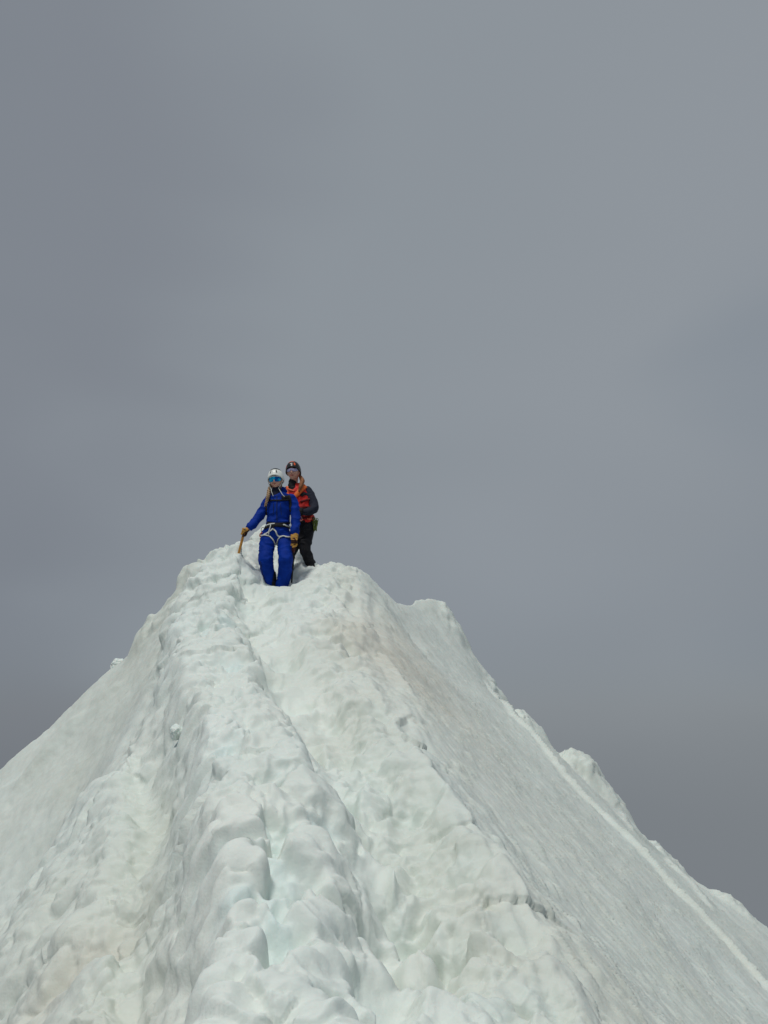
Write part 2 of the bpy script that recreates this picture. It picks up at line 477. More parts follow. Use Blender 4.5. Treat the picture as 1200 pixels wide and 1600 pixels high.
PX = X + NB[:, 0] * D; PY = Y + NB[:, 1] * D; PZ = Z1 + NB[:, 2] * D

def pin(px, py, Yd, rad):
    """a firm lump of snow where something is planted"""
    global PZ
    t = at(px, py, Yd)
    d2 = (PX - t[0]) ** 2 + (PY - t[1]) ** 2
    PZ = PZ + (t[2] - PZ[np.argmin(d2)]) * np.exp(-d2 / rad ** 2)
pin(374, 866, 8.74, .20)

def grid_mesh(name, P, shape, mat):
    nr, nc = shape
    me = bpy.data.meshes.new(name)
    idx = np.arange(nr * nc, dtype=np.int32).reshape(nr, nc)
    q = np.stack([idx[:-1, :-1], idx[:-1, 1:], idx[1:, 1:], idx[1:, :-1]], -1).reshape(-1)
    nf = q.size // 4
    me.vertices.add(nr * nc); me.vertices.foreach_set('co', P.astype(np.float32).ravel())
    me.loops.add(q.size); me.loops.foreach_set('vertex_index', q)
    me.polygons.add(nf); me.polygons.foreach_set('loop_start', np.arange(0, q.size, 4, dtype=np.int32))
    me.polygons.foreach_set('use_smooth', np.ones(nf, bool))
    me.update(calc_edges=True)
    me.materials.append(mat)
    o = bpy.data.objects.new(name, me); COL.objects.link(o)
    return o

# ------------------------------------------------------------------ snow material
def snow_material(name, use_attr=True):
    m = bpy.data.materials.new(name); m.use_nodes = True
    t = m.node_tree; b = t.nodes['Principled BSDF']
    tcn = N(t, 'ShaderNodeTexCoord')
    n1 = N(t, 'ShaderNodeTexNoise'); n1.inputs['Scale'].default_value = 1.3; n1.inputs['Detail'].default_value = 5
    n2 = N(t, 'ShaderNodeTexNoise'); n2.inputs['Scale'].default_value = 55; n2.inputs['Detail'].default_value = 7; n2.inputs['Roughness'].default_value = .62
    for n in (n1, n2): L(t, tcn.outputs['Object'], n.inputs['Vector'])
    r = N(t, 'ShaderNodeValToRGB')
    r.color_ramp.elements[0].position = .38; r.color_ramp.elements[0].color = (.745, .815, .775, 1)
    r.color_ramp.elements[1].position = .68; r.color_ramp.elements[1].color = (.785, .835, .785, 1)
    L(t, n1.outputs[0], r.inputs[0])
    last = r.outputs[0]
    if use_attr:
        at_ = N(t, 'ShaderNodeAttribute', attribute_name='dust_shade')
        # streaky tint: fine dust on the right face, painted shade in the trough
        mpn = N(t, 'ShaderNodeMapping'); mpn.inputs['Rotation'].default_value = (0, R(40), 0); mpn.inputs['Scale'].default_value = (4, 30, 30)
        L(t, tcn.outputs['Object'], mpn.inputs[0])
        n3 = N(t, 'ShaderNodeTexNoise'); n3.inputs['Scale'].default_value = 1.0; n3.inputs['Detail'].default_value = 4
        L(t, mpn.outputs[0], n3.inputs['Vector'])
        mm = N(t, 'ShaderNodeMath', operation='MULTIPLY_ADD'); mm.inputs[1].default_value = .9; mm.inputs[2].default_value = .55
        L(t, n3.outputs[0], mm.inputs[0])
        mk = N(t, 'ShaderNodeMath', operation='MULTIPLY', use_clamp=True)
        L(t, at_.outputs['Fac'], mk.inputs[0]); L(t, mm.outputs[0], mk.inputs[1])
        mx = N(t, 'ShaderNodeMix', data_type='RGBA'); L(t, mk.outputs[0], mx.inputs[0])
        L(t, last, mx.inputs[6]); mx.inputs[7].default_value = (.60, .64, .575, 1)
        at2 = N(t, 'ShaderNodeAttribute', attribute_name='tan')
        mx2 = N(t, 'ShaderNodeMix', data_type='RGBA'); L(t, at2.outputs['Fac'], mx2.inputs[0])
        L(t, mx.outputs[2], mx2.inputs[6]); mx2.inputs[7].default_value = (.54, .44, .32, 1)
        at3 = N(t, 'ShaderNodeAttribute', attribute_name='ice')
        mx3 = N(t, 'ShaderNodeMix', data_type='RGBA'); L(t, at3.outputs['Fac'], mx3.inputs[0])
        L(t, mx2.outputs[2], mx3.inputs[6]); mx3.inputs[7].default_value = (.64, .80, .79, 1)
        last = mx3.outputs[2]
    L(t, last, b.inputs['Base Color'])
    b.inputs['Roughness'].default_value = .55
    b.inputs['Specular IOR Level'].default_value = .25
    b.inputs['Subsurface Weight'].default_value = .25
    b.inputs['Subsurface Radius'].default_value = (.7, 1.0, 1.1)
    b.inputs['Subsurface Scale'].default_value = .012
    bp = N(t, 'ShaderNodeBump'); bp.inputs['Strength'].default_value = .32; bp.inputs['Distance'].default_value = .010
    L(t, n2.outputs[0], bp.inputs['Height']); L(t, bp.outputs[0], b.inputs['Normal'])
    return m
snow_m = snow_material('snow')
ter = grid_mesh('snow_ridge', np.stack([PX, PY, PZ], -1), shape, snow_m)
ter['kind'] = 'structure'
dust_shade = np.clip(np.maximum(rightm, .8 * np.exp(-(np.minimum(dr, 0) / .3) ** 2)) * (.55 + .25 * fbm(X * .6, Y * .6, Z * .6, 3, 101) + .35 * fbm(fa * 4, fb * 22, 0 * X, 2, 105)) + .15 * np.exp(-((dl + .12) / .14) ** 2) + leftm * (.55 + .7 * fbm(X * .9, Y * .9, Z * .9, 3, 102)) + track * (.14 + .6 * fbm(X * 1.1, Y * 1.1, Z, 3, 103)), 0, 1)  # right-face dust, plus shade painted into the trough; left face darkened too
def blob(px, py, rx, ry):
    c = hit(px, py); return np.exp(-(((X - c[0]) / rx) ** 2 + ((Y - c[1]) / ry) ** 2))
tan = .34 * blob(640, 1040, .7, 1.7) * (.7 + .5 * fbm(fa * 1.6, fb * 9, 0 * X, 3, 104)) + .32 * blob(135, 1475, .22, .16) + .08 * blob(180, 1560, .7, .5) \
      + .12 * blob(480, 1130, .3, .5) + .10 * blob(860, 1480, .5, .5) + .16 * blob(560, 990, .5, .8)
tan = np.clip(tan, 0, 1)
for nm, arr in (('dust_shade', dust_shade), ('tan', tan), ('ice', np.clip(ICE * .28 * tl + .12 * ICE, 0, 1))):
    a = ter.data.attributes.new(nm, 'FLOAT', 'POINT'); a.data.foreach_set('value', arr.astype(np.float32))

# ------------------------------------------------------------------ loose blocks of snow on the skyline
def lump(name, px, py, Yd, rx, ry, rz, seed, label, tilt=0, rough=.35):
    c = at(px, py, Yd)
    root_c = Vector(c)
    bm = bmesh.new(); bmesh.ops.create_icosphere(bm, subdivisions=6, radius=1.0)
    co = np.array([v.co[:] for v in bm.verts])
    a, b, d = co.T
    f = 1 + rough * fbm(a * 1.1 + seed, b * 1.1, d * 1.1, 2, seed) + .07 * (1 - 2 * np.abs(vnoise(a * 2.2 + seed, b * 2.2, d * 2.2, seed + 5))) + .03 * fbm(a * 5, b * 5, d * 5, 2, seed)
    co = co * f[:, None] * np.array([rx, ry, rz])
    ct, st = math.cos(tilt), math.sin(tilt)
    for v, p in zip(bm.verts, co): v.co = (p[0] * ct + p[2] * st, p[1], -p[0] * st + p[2] * ct)
    me = bpy.data.meshes.new(name); bm.to_mesh(me); bm.free()
    me.polygons.foreach_set('use_smooth', np.ones(len(me.polygons), bool)); me.materials.append(block_m)
    o = bpy.data.objects.new(name, me); COL.objects.link(o); o.location = root_c
    o['label'] = label; o['category'] = 'snow block'
    return o
block_m = snow_material('block_snow', False)
lump('snow_block', 185, 1041, 9.0, .085, .09, .08, 3, 'small round snow block sitting alone on the left skyline slope')
lump('snow_block', 275, 1144, 4.62, .035, .04, .045, 41, 'little snow knob in the shadowed trough left of the trodden bank')
#==PEOPLE==
# ================================================================== PEOPLE AND GEAR
from mathutils.bvhtree import BVHTree
def mat(name, col, rough=.7, metal=0.0, var=.12, scale=25, bump=.0, bscale=60, spec=.3, aniso=None):
    m = bpy.data.materials.new(name); m.use_nodes = True
    t = m.node_tree; b = t.nodes['Principled BSDF']
    tcn = N(t, 'ShaderNodeTexCoord')
    n = N(t, 'ShaderNodeTexNoise'); n.inputs['Scale'].default_value = scale; n.inputs['Detail'].default_value = 3
    if aniso:
        mpn = N(t, 'ShaderNodeMapping'); mpn.inputs['Scale'].default_value = aniso
        L(t, tcn.outputs['Object'], mpn.inputs[0]); L(t, mpn.outputs[0], n.inputs['Vector'])
    else: L(t, tcn.outputs['Object'], n.inputs['Vector'])
    r = N(t, 'ShaderNodeValToRGB')
    r.color_ramp.elements[0].position = .35; r.color_ramp.elements[1].position = .65
    r.color_ramp.elements[0].color = (*[c * (1 - var) for c in col], 1)
    r.color_ramp.elements[1].color = (*[min(1, c * (1 + var)) for c in col], 1)
    L(t, n.outputs[0], r.inputs[0]); L(t, r.outputs[0], b.inputs['Base Color'])
    b.inputs['Roughness'].default_value = rough; b.inputs['Metallic'].default_value = metal
    b.inputs['Specular IOR Level'].default_value = spec
    if bump:
        n2 = N(t, 'ShaderNodeTexNoise'); n2.inputs['Scale'].default_value = bscale
        L(t, tcn.outputs['Object'], n2.inputs['Vector'])
        bp = N(t, 'ShaderNodeBump'); bp.inputs['Strength'].default_value = bump; bp.inputs['Distance'].default_value = .004
        L(t, n2.outputs[0], bp.inputs['Height']); L(t, bp.outputs[0], b.inputs['Normal'])
    return m
M = dict(
    blue=mat('blue_shell', (.0015, .028, .26), .7, var=.15, scale=9, bump=.3, spec=.10),
    blue_dark=mat('dark_blue_shell', (.004, .014, .07), .65),
    navy=mat('navy_fleece', (.008, .010, .028), .85, bump=.4, bscale=150),
    black=mat('black_fabric', (.0075, .0075, .010), .75, bump=.3),
    trouser=mat('black_softshell', (.006, .006, .009), .7, scale=12, bump=.3),
    slate=mat('slate_fleece', (.014, .017, .032), .85, bump=.3, bscale=120),
    red=mat('red_vest', (.64, .020, .014), .6, var=.25, scale=14, bump=.4),
    darkred=mat('dark_red_webbing', (.14, .008, .010), .7),
    orange=mat('orange_webbing', (.85, .17, .03), .6, scale=40),
    coral=mat('coral_webbing', (.72, .13, .07), .6),
    white=mat('white_webbing', (.66, .67, .62), .7, scale=60),
    skin=mat('skin', (.72, .40, .29), .5, var=.08, scale=18),
    lips=mat('lips', (.42, .09, .08), .45),
    blonde=mat('blonde_hair', (.34, .22, .12), .6, var=.45, aniso=(140, 140, 22), scale=1),
    auburn=mat('auburn_hair', (.26, .10, .035), .6, var=.5, aniso=(140, 140, 22), scale=1),
    wshell=mat('white_helmet_shell', (.84, .86, .80), .35, var=.03, spec=.5),
    bshell=mat('black_helmet_shell', (.012, .012, .013), .3, var=.1, spec=.5),
    oshell=mat('orange_helmet_panel', (.85, .12, .02), .35, spec=.5),
    dark=mat('dark_rubber', (.010, .010, .011), .6),
    leather=mat('yellow_leather', (.52, .27, .055), .7, var=.25, scale=45, bump=.4),
    brown=mat('dark_brown_leather', (.035, .012, .008), .7, var=.2),
    wood=mat('orange_wood', (.56, .26, .05), .45, var=.3, aniso=(60, 60, 6), scale=1),
    steel=mat('steel', (.35, .36, .37), .35, metal=1.0),
    grip=mat('brown_grip', (.06, .012, .010), .6),
    green=mat('green_cord', (.16, .20, .045), .75, var=.4, scale=90),
    metalgreen=mat('green_metal', (.20, .30, .10), .3, metal=.8),
    eyew=mat('eye_white', (.7, .68, .66), .3), iris=mat('iris', (.03, .03, .035), .2),
)
lm = bpy.data.materials.new('mirrored_lens'); lm.use_nodes = True
b_ = lm.node_tree.nodes['Principled BSDF']
b_.inputs['Metallic'].default_value = .85; b_.inputs['Roughness'].default_value = .12
nl = N(lm.node_tree, 'ShaderNodeTexNoise'); nl.inputs['Scale'].default_value = 14
tl_ = N(lm.node_tree, 'ShaderNodeTexCoord'); L(lm.node_tree, tl_.outputs['Object'], nl.inputs['Vector'])
rl = N(lm.node_tree, 'ShaderNodeValToRGB')
rl.color_ramp.elements[0].position = .42; rl.color_ramp.elements[0].color = (.0, .10, .42, 1)
rl.color_ramp.elements[1].position = .6; rl.color_ramp.elements[1].color = (.02, .62, .92, 1)
L(lm.node_tree, nl.outputs[0], rl.inputs[0]); L(lm.node_tree, rl.outputs[0], b_.inputs['Base Color'])
M['mirror'] = lm
cl = bpy.data.materials.new('tinted_clear_lens'); cl.use_nodes = True
b_ = cl.node_tree.nodes['Principled BSDF']
b_.inputs['Base Color'].default_value = (.55, .52, .78, 1); b_.inputs['Roughness'].default_value = .08
b_.inputs['Alpha'].default_value = .62; b_.inputs['Specular IOR Level'].default_value = .8
M['clear'] = cl

def Pb(cx, cy, Yv):
    """figure coordinates: the close study of the two climbers, at distance Yv"""
    return Vector(at(350 + cx * .15, 700 + cy * .15, Yv))
def mpu(Yv): return .15 * (Yv / .972) / FPX

def tube(bm, pts, rad, seg=16, flat=None, caps=True):
    """closed tapering tube through pts; rad: radius or (ra, rb) with ra sideways and rb in depth"""
    pts = [Vector(p) for p in pts]
    rr = [(r, r) if isinstance(r, (int, float)) else tuple(r) for r in rad]
    n = len(pts)
    tang = [(pts[min(i + 1, n - 1)] - pts[max(i - 1, 0)]).normalized() for i in range(n)]
    if caps:
        def cap(p, t, r, s):
            m = min(r) * .9
            return [(p + t * s * m * math.sin(a), t, (r[0] * math.cos(a), r[1] * math.cos(a))) for a in (R(35), R(62), R(82))]
        secs = cap(pts[0], tang[0], rr[0], -1)[::-1] + list(zip(pts, tang, rr)) + cap(pts[-1], tang[-1], rr[-1], 1)
    else: secs = list(zip(pts, tang, rr))
    ref = Vector(flat) if flat is not None else Vector((1, 0, 0))
    rings = []
    for p, t, r in secs:
        a = ref - t * ref.dot(t)
        if a.length < .15:
            alt = Vector((0, 0, 1)) if abs(t.z) < .9 else Vector((0, 1, 0))
            a = alt - t * alt.dot(t)
        a.normalize(); b = t.cross(a)
        rings.append([bm.verts.new(p + a * (r[0] * math.cos(2 * math.pi * k / seg)) + b * (r[1] * math.sin(2 * math.pi * k / seg))) for k in range(seg)])
    for i in range(len(rings) - 1):
        for k in range(seg):
            bm.faces.new((rings[i][k], rings[i][(k + 1) % seg], rings[i + 1][(k + 1) % seg], rings[i + 1][k]))
    bm.faces.new(rings[0][::-1]); bm.faces.new(rings[-1])
def dens(pts, rad, k=5):
    """smooth a short list of joints into a longer one (Catmull-Rom)"""
    P = [Vector(p) for p in pts]; rr = [(r, r) if isinstance(r, (int, float)) else tuple(r) for r in rad]
    o, q = [], []
    for i in range(len(P) - 1):
        p0 = P[max(i - 1, 0)]; p1 = P[i]; p2 = P[i + 1]; p3 = P[min(i + 2, len(P) - 1)]
        for j in range(k):
            t = j / k
            o.append(.5 * ((2 * p1) + (p2 - p0) * t + (2 * p0 - 5 * p1 + 4 * p2 - p3) * t * t + (3 * p1 - p0 - 3 * p2 + p3) * t ** 3))
            q.append(tuple(rr[i][c] * (1 - t) + rr[i + 1][c] * t for c in (0, 1)))
    o.append(P[-1]); q.append(rr[-1])
    return o, q

def finish(name, bm, material, parent, voxel=None, smooth=2, folds=0, fscale=14, fseed=1, fdir=(1, 1, 1), zone=None):
    """bmesh in world coordinates -> ONE mesh object, optionally fused by a voxel remesh, with cloth folds"""
    org = Vector(parent_origin(parent)) if parent is not None else None
    me = bpy.data.meshes.new(name)
    bmesh.ops.recalc_face_normals(bm, faces=bm.faces)
    bm.to_mesh(me); bm.free()
    o = bpy.data.objects.new(name, me); COL.objects.link(o)
    if voxel:
        md = o.modifiers.new('r', 'REMESH'); md.mode = 'VOXEL'; md.voxel_size = voxel
        if smooth:
            ms = o.modifiers.new('s', 'SMOOTH'); ms.iterations = smooth; ms.factor = .5
        dg_ = bpy.context.evaluated_depsgraph_get()
        me2 = bpy.data.meshes.new_from_object(o.evaluated_get(dg_))
        o.modifiers.clear(); o.data = me2; bpy.data.meshes.remove(me); me = me2; me.name = name
    n = len(me.vertices)
    if folds:
        co = np.empty(n * 3, np.float32); me.vertices.foreach_get('co', co); co = co.reshape(-1, 3)
        no = np.empty(n * 3, np.float32); me.vertex_normals.foreach_get('vector', no); no = no.reshape(-1, 3)
        x, y, z = (co[:, i].astype(float) * fscale * fdir[i] for i in range(3))
        wz = z + .8 * vnoise(x * .5, y * .5, z * .5, fseed)
        f = 1 - 2 * np.abs(vnoise(x, y, wz, fseed + 3)) ** .7
        f = f + .5 * vnoise(x * 2.3, y * 2.3, wz * 2.3, fseed + 7)
        co += no * (f * folds)[:, None]
        me.vertices.foreach_set('co', co.ravel())
    if parent is not None:
        me.transform(Matrix.Translation(-org)); o.parent = parent
    me.polygons.foreach_set('use_smooth', np.ones(len(me.polygons), bool))
    mats = material if isinstance(material, (list, tuple)) else [material]
    me.materials.clear()
    for m_ in mats: me.materials.append(m_)
    if zone:
        for p in me.polygons:
            p.material_index = zone(p.center + (org if org is not None else Vector()))
    me.update()
    return o
_org = {}
def parent_origin(p):
    return _org[p.name] if p.name in _org else parent_origin(p.parent)
def thing(name, loc, label, cat, group=None):
    o = bpy.data.objects.new(name, None); COL.objects.link(o); o.location = loc
    o.empty_display_size = .1
    o['label'] = label; o['category'] = cat
    if group: o['group'] = group
    _org[o.name] = Vector(loc)
    return o
def bvh_of(objs, origin):
    vs, fs = [], []
    for o in objs:
        k = len(vs); vs += [v.co + origin for v in o.data.vertices]
        fs += [[k + i for i in p.vertices] for p in o.data.polygons]
    return BVHTree.FromPolygons(vs, fs)
def surf(bv, cx, cy, Yv, back=False, lift=.002):
    p = Pb(cx, cy, Yv); d = p.normalized()
    if back: o = p * 1.25; h = bv.ray_cast(o, -d)
    else: h = bv.ray_cast(p * .75, d)
    if h[0] is None:
        h = bv.find_nearest(p)
        n = h[1]
        if n.dot(-d if not back else d) < 0: n = (p - h[0]).normalized()
        return h[0] + n * lift, n
    return h[0] + h[1] * lift, h[1]
def ribbon(name, bv, pts, Yv, w, material, parent, th=.004, closed=False, lift=.003, k=5):
    """flat webbing laid on a surface; pts = (cx, cy) or (cx, cy, 'b') for the far side"""
    H = []
    seq = list(pts) + ([pts[0]] if closed else [])
    for i in range(len(seq) - 1):
        a, b = seq[i], seq[i + 1]
        for j in range(k):
            t = j / k
            bk = len(a) > 2 if t < .5 else len(b) > 2
            H.append(surf(bv, a[0] + (b[0] - a[0]) * t, a[1] + (b[1] - a[1]) * t, Yv, bk, lift))
    if not closed:
        a = seq[-1]; H.append(surf(bv, a[0], a[1], Yv, len(a) > 2, lift))
    n = len(H)
    P = [h[0] for h in H]; Nn = [h[1] for h in H]
    for _ in range(2):
        P2, N2 = P[:], Nn[:]
        for i in range(n):
            if not closed and i in (0, n - 1): continue
            P2[i] = P[i] * .6 + (P[i - 1] + P[(i + 1) % n]) * .2
            N2[i] = (Nn[i] * .5 + (Nn[i - 1] + Nn[(i + 1) % n]) * .25).normalized()
        P, Nn = P2, N2
    bm = bmesh.new(); rings = []
    for i in range(n):
        t = (P[(i + 1) % n] - P[i - 1]) if closed else (P[min(i + 1, n - 1)] - P[max(i - 1, 0)])
        t.normalize(); s = t.cross(Nn[i]).normalized(); q = s.cross(t).normalized()
        if q.dot(Nn[i]) < 0: q = -q
        c = P[i]
        rings.append([bm.verts.new(c + s * (w / 2) * a + q * th * b) for a, b in ((-1, 0), (-.8, 1), (.8, 1), (1, 0), (.8, -.6), (-.8, -.6))])
    m = 6
    for i in range(n if closed else n - 1):
        for j in range(m):
            bm.faces.new((rings[i][j], rings[i][(j + 1) % m], rings[(i + 1) % n][(j + 1) % m], rings[(i + 1) % n][j]))
    if not closed: bm.faces.new(rings[0][::-1]); bm.faces.new(rings[-1])
    return finish(name, bm, material, parent)

class Head:
    """local frame: x to the picture's right, y up the head, z out of the face"""
    def __init__(s, c, yaw=0, pitch=0, roll=0, k=1.0):
        s.c = Vector(c); s.k = k
        e = Matrix(((1, 0, 0), (0, 0, -1), (0, 1, 0))).transposed()          # columns = world x, z, -y
        base_ = Matrix(((1, 0, 0), (0, 0, -1), (0, 1, 0)))                     # local (x,y,z) -> world (x,-z,y)
        s.m = base_ @ Matrix.Rotation(R(yaw), 3, 'Y') @ Matrix.Rotation(R(pitch), 3, 'X') @ Matrix.Rotation(R(roll), 3, 'Z')
    def w(s, x, y, z): return s.c + s.m @ (Vector((x, y, z)) * s.k)
def head_pt(th, ph, grow=0.0):
    """th around (0 = front), ph up; returns local point on the skull"""
    x = math.sin(th) * math.cos(ph); y = math.sin(ph); z = math.cos(th) * math.cos(ph)
    X_, Y_, Z_ = x * (.074 + grow), y * (.114 + grow), z * (.094 + grow)
    if y < 0:
        f = (-y) ** 1.3
        X_ *= 1 - .30 * f
        if z < 0: Z_ *= 1 - .45 * f
        else: Z_ *= 1 - .06 * f
    return X_, Y_, Z_
def head_bm(bm, H, nose=.021):
    nu, nv = 72, 48
    rows = []
    for j in range(1, nv):
        ph = -math.pi / 2 + math.pi * j / nv
        row = []
        for i in range(nu):
            th = 2 * math.pi * i / nu - math.pi
            x, y, z = head_pt(th, ph)
            if z > 0:
                g = lambda cx_, cy_, sx, sy: math.exp(-((x - cx_) / sx) ** 2 - ((y - cy_) / sy) ** 2)
                z += nose * g(0, -.022, .013, .016) + nose * .55 * g(0, .0, .009, .022)
                z += .006 * g(0, -.058, .024, .010) - .003 * g(0, -.058, .022, .0025)
                z -= .010 * g(-.031, .010, .017, .011) + .010 * g(.031, .010, .017, .011)
                z += .008 * g(0, -.098, .024, .014) + .004 * g(-.042, -.03, .02, .018) + .004 * g(.042, -.03, .02, .018)
                z += .004 * g(0, .034, .05, .010)
            row.append(bm.verts.new(H.w(x, y, z)))
        rows.append(row)
    for j in range(len(rows) - 1):
        for i in range(nu):
            bm.faces.new((rows[j][i], rows[j][(i + 1) % nu], rows[j + 1][(i + 1) % nu], rows[j + 1][i]))
    for row, y, f in ((rows[0], -.114, False), (rows[-1], .114, True)):
        v = bm.verts.new(H.w(0, y, 0))
        for i in range(nu):
            bm.faces.new((row[i], row[(i + 1) % nu], v))
    for sx in (-1, 1):
        tube(bm, [H.w(sx * .073, .018, -.008), H.w(sx * .077, .0, -.005), H.w(sx * .073, -.022, .0)], [.012 * H.k, .014 * H.k, .008 * H.k], 10)
def shell(name, H, fn, th0, th1, nu, nv, thick, material, parent, closed=False):
    """a curved shell: fn(u, v) -> local outer point, thickened towards the head centre"""
    bm = bmesh.new(); out, inn = [], []
    for j in range(nv + 1):
        ro, ri = [], []
        for i in range(nu + (0 if closed else 1)):
            p = Vector(fn(th0 + (th1 - th0) * i / nu, j / nv))
            q = p * (1 - thick / max(p.length, 1e-6))
            ro.append(bm.verts.new(H.w(*p))); ri.append(bm.verts.new(H.w(*q)))
        out.append(ro); inn.append(ri)
    m = len(out[0]); rng = range(m if closed else m - 1)
    for j in range(nv):
        for i in rng:
            k = (i + 1) % m
            bm.faces.new((out[j][i], out[j][k], out[j + 1][k], out[j + 1][i]))
            bm.faces.new((inn[j][i], inn[j + 1][i], inn[j + 1][k], inn[j][k]))
    for i in rng:
        k = (i + 1) % m
        bm.faces.new((out[0][i], inn[0][i], inn[0][k], out[0][k]))
        bm.faces.new((out[nv][i], out[nv][k], inn[nv][k], inn[nv][i]))
    if not closed:
        for j in range(nv):
            bm.faces.new((out[j][0], out[j + 1][0], inn[j + 1][0], inn[j][0]))
            bm.faces.new((out[j][-1], inn[j][-1], inn[j + 1][-1], out[j + 1][-1]))
    return finish(name, bm, material, parent)
def helm_fn(wide=.099, high=.140, deep=.122, front=.046, sidey=.004, backy=-.03):
    def fn(th, v):
        c = math.cos(th)
        rim = (front * max(c, 0) ** 1.5 + sidey * (1 - abs(c)) + backy * max(-c, 0))
        ph0 = math.asin(max(-.9, min(.95, rim / high)))
        ph = ph0 + (math.pi / 2 - .02 - ph0) * v
        br = .006 * math.exp(-v * 14) * max(c, 0)
        k = 1 + .015 * math.cos(th * 6) * math.sin(math.pi * v)
        cp_ = math.cos(ph) ** .86
        return (math.sin(th) * (wide * k + br) * cp_, high * math.sin(ph), math.cos(th) * (deep * k + br) * cp_)
    return fn
def patch(name, H, fn, ths, vs, lift, material, parent):
    """small panel lying on a shell"""
    def f2(th, v):
        vv = vs[0] + (vs[1] - vs[0]) * v
        sh = math.sin(math.pi * min(max((th - ths[0]) / (ths[1] - ths[0]), 0), 1)) ** .4
        vm = (vs[0] + vs[1]) / 2; vv = vm + (vv - vm) * sh
        p = Vector(fn(th, vv)); return p * (1 + lift / p.length)
    return shell(name, H, f2, ths[0], ths[1], 12, 6, lift + .003, material, parent)
def glasses(H, parent, lensmat, framemat, tall=.021, name='sunglasses', spread=1.12):
    def f(th, v):
        x, y, z = math.sin(th) * .083, 0, math.cos(th) * .108
        a = abs(th)
        top = .030 - .004 * a; bot = .030 - tall * 2 * (1 - .35 * (a / spread) ** 3) + .016 * math.exp(-(th / .17) ** 2)
        return (x, bot + (top - bot) * v, z + .004 * math.sin(math.pi * v))
    g = shell(name, H, lambda th, v: (math.sin(th) * .085, .028 - .004 * abs(th) + .007 * v, math.cos(th) * .110), -spread, spread, 28, 2, .006, framemat, parent)
    shell('lens', H, f, -spread, spread, 30, 6, .003, lensmat, g)
    for s in (-1, 1):
        bm = bmesh.new()
        tube(bm, [H.w(s * .083 * math.sin(spread), .028, .108 * math.cos(spread)), H.w(s * .084, .024, .0), H.w(s * .079, .015, -.03)], [.004, .004, .003], 8)
        finish('temple', bm, framemat, g)
    return g
def strand_tube(bm, pts, rad, n, seed, spread):
    rnd = random.Random(seed)
    P, Q = dens(pts, rad, 6)
    for k in range(n):
        a0 = rnd.random() * 6.28; tw = rnd.uniform(-2.5, 2.5); rr = rnd.uniform(.35, 1) * spread
        pp = [P[i] + Vector((math.cos(a0 + tw * i / len(P)), math.sin(a0 + tw * i / len(P)), 0)) * Q[i][0] * rr for i in range(len(P))]
        tube(bm, pp, [max(.0022, q[0] * .30) for q in Q], 6)
def grip_hand(name, c, axis, palm, wrist, parent, mats, zone=None, r=.023, fr=.0115, span=.022, thumb_up=True):
    """glove closed round a bar: c = middle of the grip, axis = along the bar, palm = from the bar to the back of the hand"""
    axis = Vector(axis).normalized(); palm = Vector(palm); palm = (palm - axis * palm.dot(axis)).normalized()
    side = axis.cross(palm)
    c = Vector(c); bm = bmesh.new()
    pc = c + palm * (r + .006)
    wrist = Vector(wrist)
    tube(bm, [pc + axis * .036, pc + axis * .012, pc - axis * .014, pc - axis * .036], [(.030, .016), (.034, .019), (.034, .019), (.028, .015)], 14, flat=side)
    tube(bm, *dens([pc, pc.lerp(wrist, .5), wrist], [.026, .030, .038], 4), seg=16)
    for i in range(4):
        o = c + axis * (i - 1.5) * span
        ln = (205, 235, 225, 185)[i]
        rad = []; pts = []
        for j in range(9):
            a = R(-20 - ln * j / 8)
            pts.append(o + (palm * math.cos(a) - side * math.sin(-a)) * (r + .003 + (.006 if j in (2, 5) else 0)))
            rad.append(fr * (1.12 - .28 * j / 8))
        tube(bm, pts, rad, 10)
    s = 1 if thumb_up else -1
    o = c + axis * s * .030
    pts = []
    for j in range(7):
        a = R(25 + 130 * j / 6)
        pts.append(o + (palm * math.cos(a) + side * math.sin(a)) * (r + .004) + axis * s * .004 * j)
    tube(bm, pts, [.015, .0145, .014, .013, .0125, .0115, .010], 10)
    return finish(name, bm, mats, parent, voxel=.0042, smooth=2, zone=zone)
def boot(name, ankle, toe_dir, parent, k=1.0):
    a = Vector(ankle); t = Vector(toe_dir).normalized(); d = Vector((0, 0, -1))
    bm = bmesh.new()
    tube(bm, [a + Vector((0, 0, .10)), a, a + d * .06, a + d * .10], [.058 * k, .052 * k, .055 * k, .058 * k], 16)
    tube(bm, [a + d * .085 - t * .06, a + d * .08 + t * .02, a + d * .09 + t * .10, a + d * .10 + t * .17], [(.040, .045), (.048, .05), (.050, .036), (.040, .024)], 16, flat=t.cross(d))
    b = finish(name, bm, M['dark'], parent, voxel=.008, smooth=2)
    bm = bmesh.new()
    tube(bm, [a + d * .125 - t * .085, a + d * .125, a + d * .13 + t * .10, a + d * .125 + t * .19], [(.040, .014), (.044, .014), (.052, .014), (.038, .012)], 14, flat=t.cross(d))
    finish('sole', bm, M['black'], b)
    return b
def loop(bm, pts, r, seg=8):
    pts = [Vector(p) for p in pts]; n = len(pts); rings = []
    for i in range(n):
        t = (pts[(i + 1) % n] - pts[i - 1]).normalized()
        a = Vector((0, 1, 0)); a = a - t * a.dot(t)
        if a.length < .1: a = Vector((1, 0, 0)) - t * t.x
        a.normalize(); b = t.cross(a)
        rings.append([bm.verts.new(pts[i] + (a * math.cos(6.2832 * k / seg) + b * math.sin(6.2832 * k / seg)) * r) for k in range(seg)])
    for i in range(n):
        for k in range(seg):
            bm.faces.new((rings[i][k], rings[i][(k + 1) % seg], rings[(i + 1) % n][(k + 1) % seg], rings[(i + 1) % n][k]))
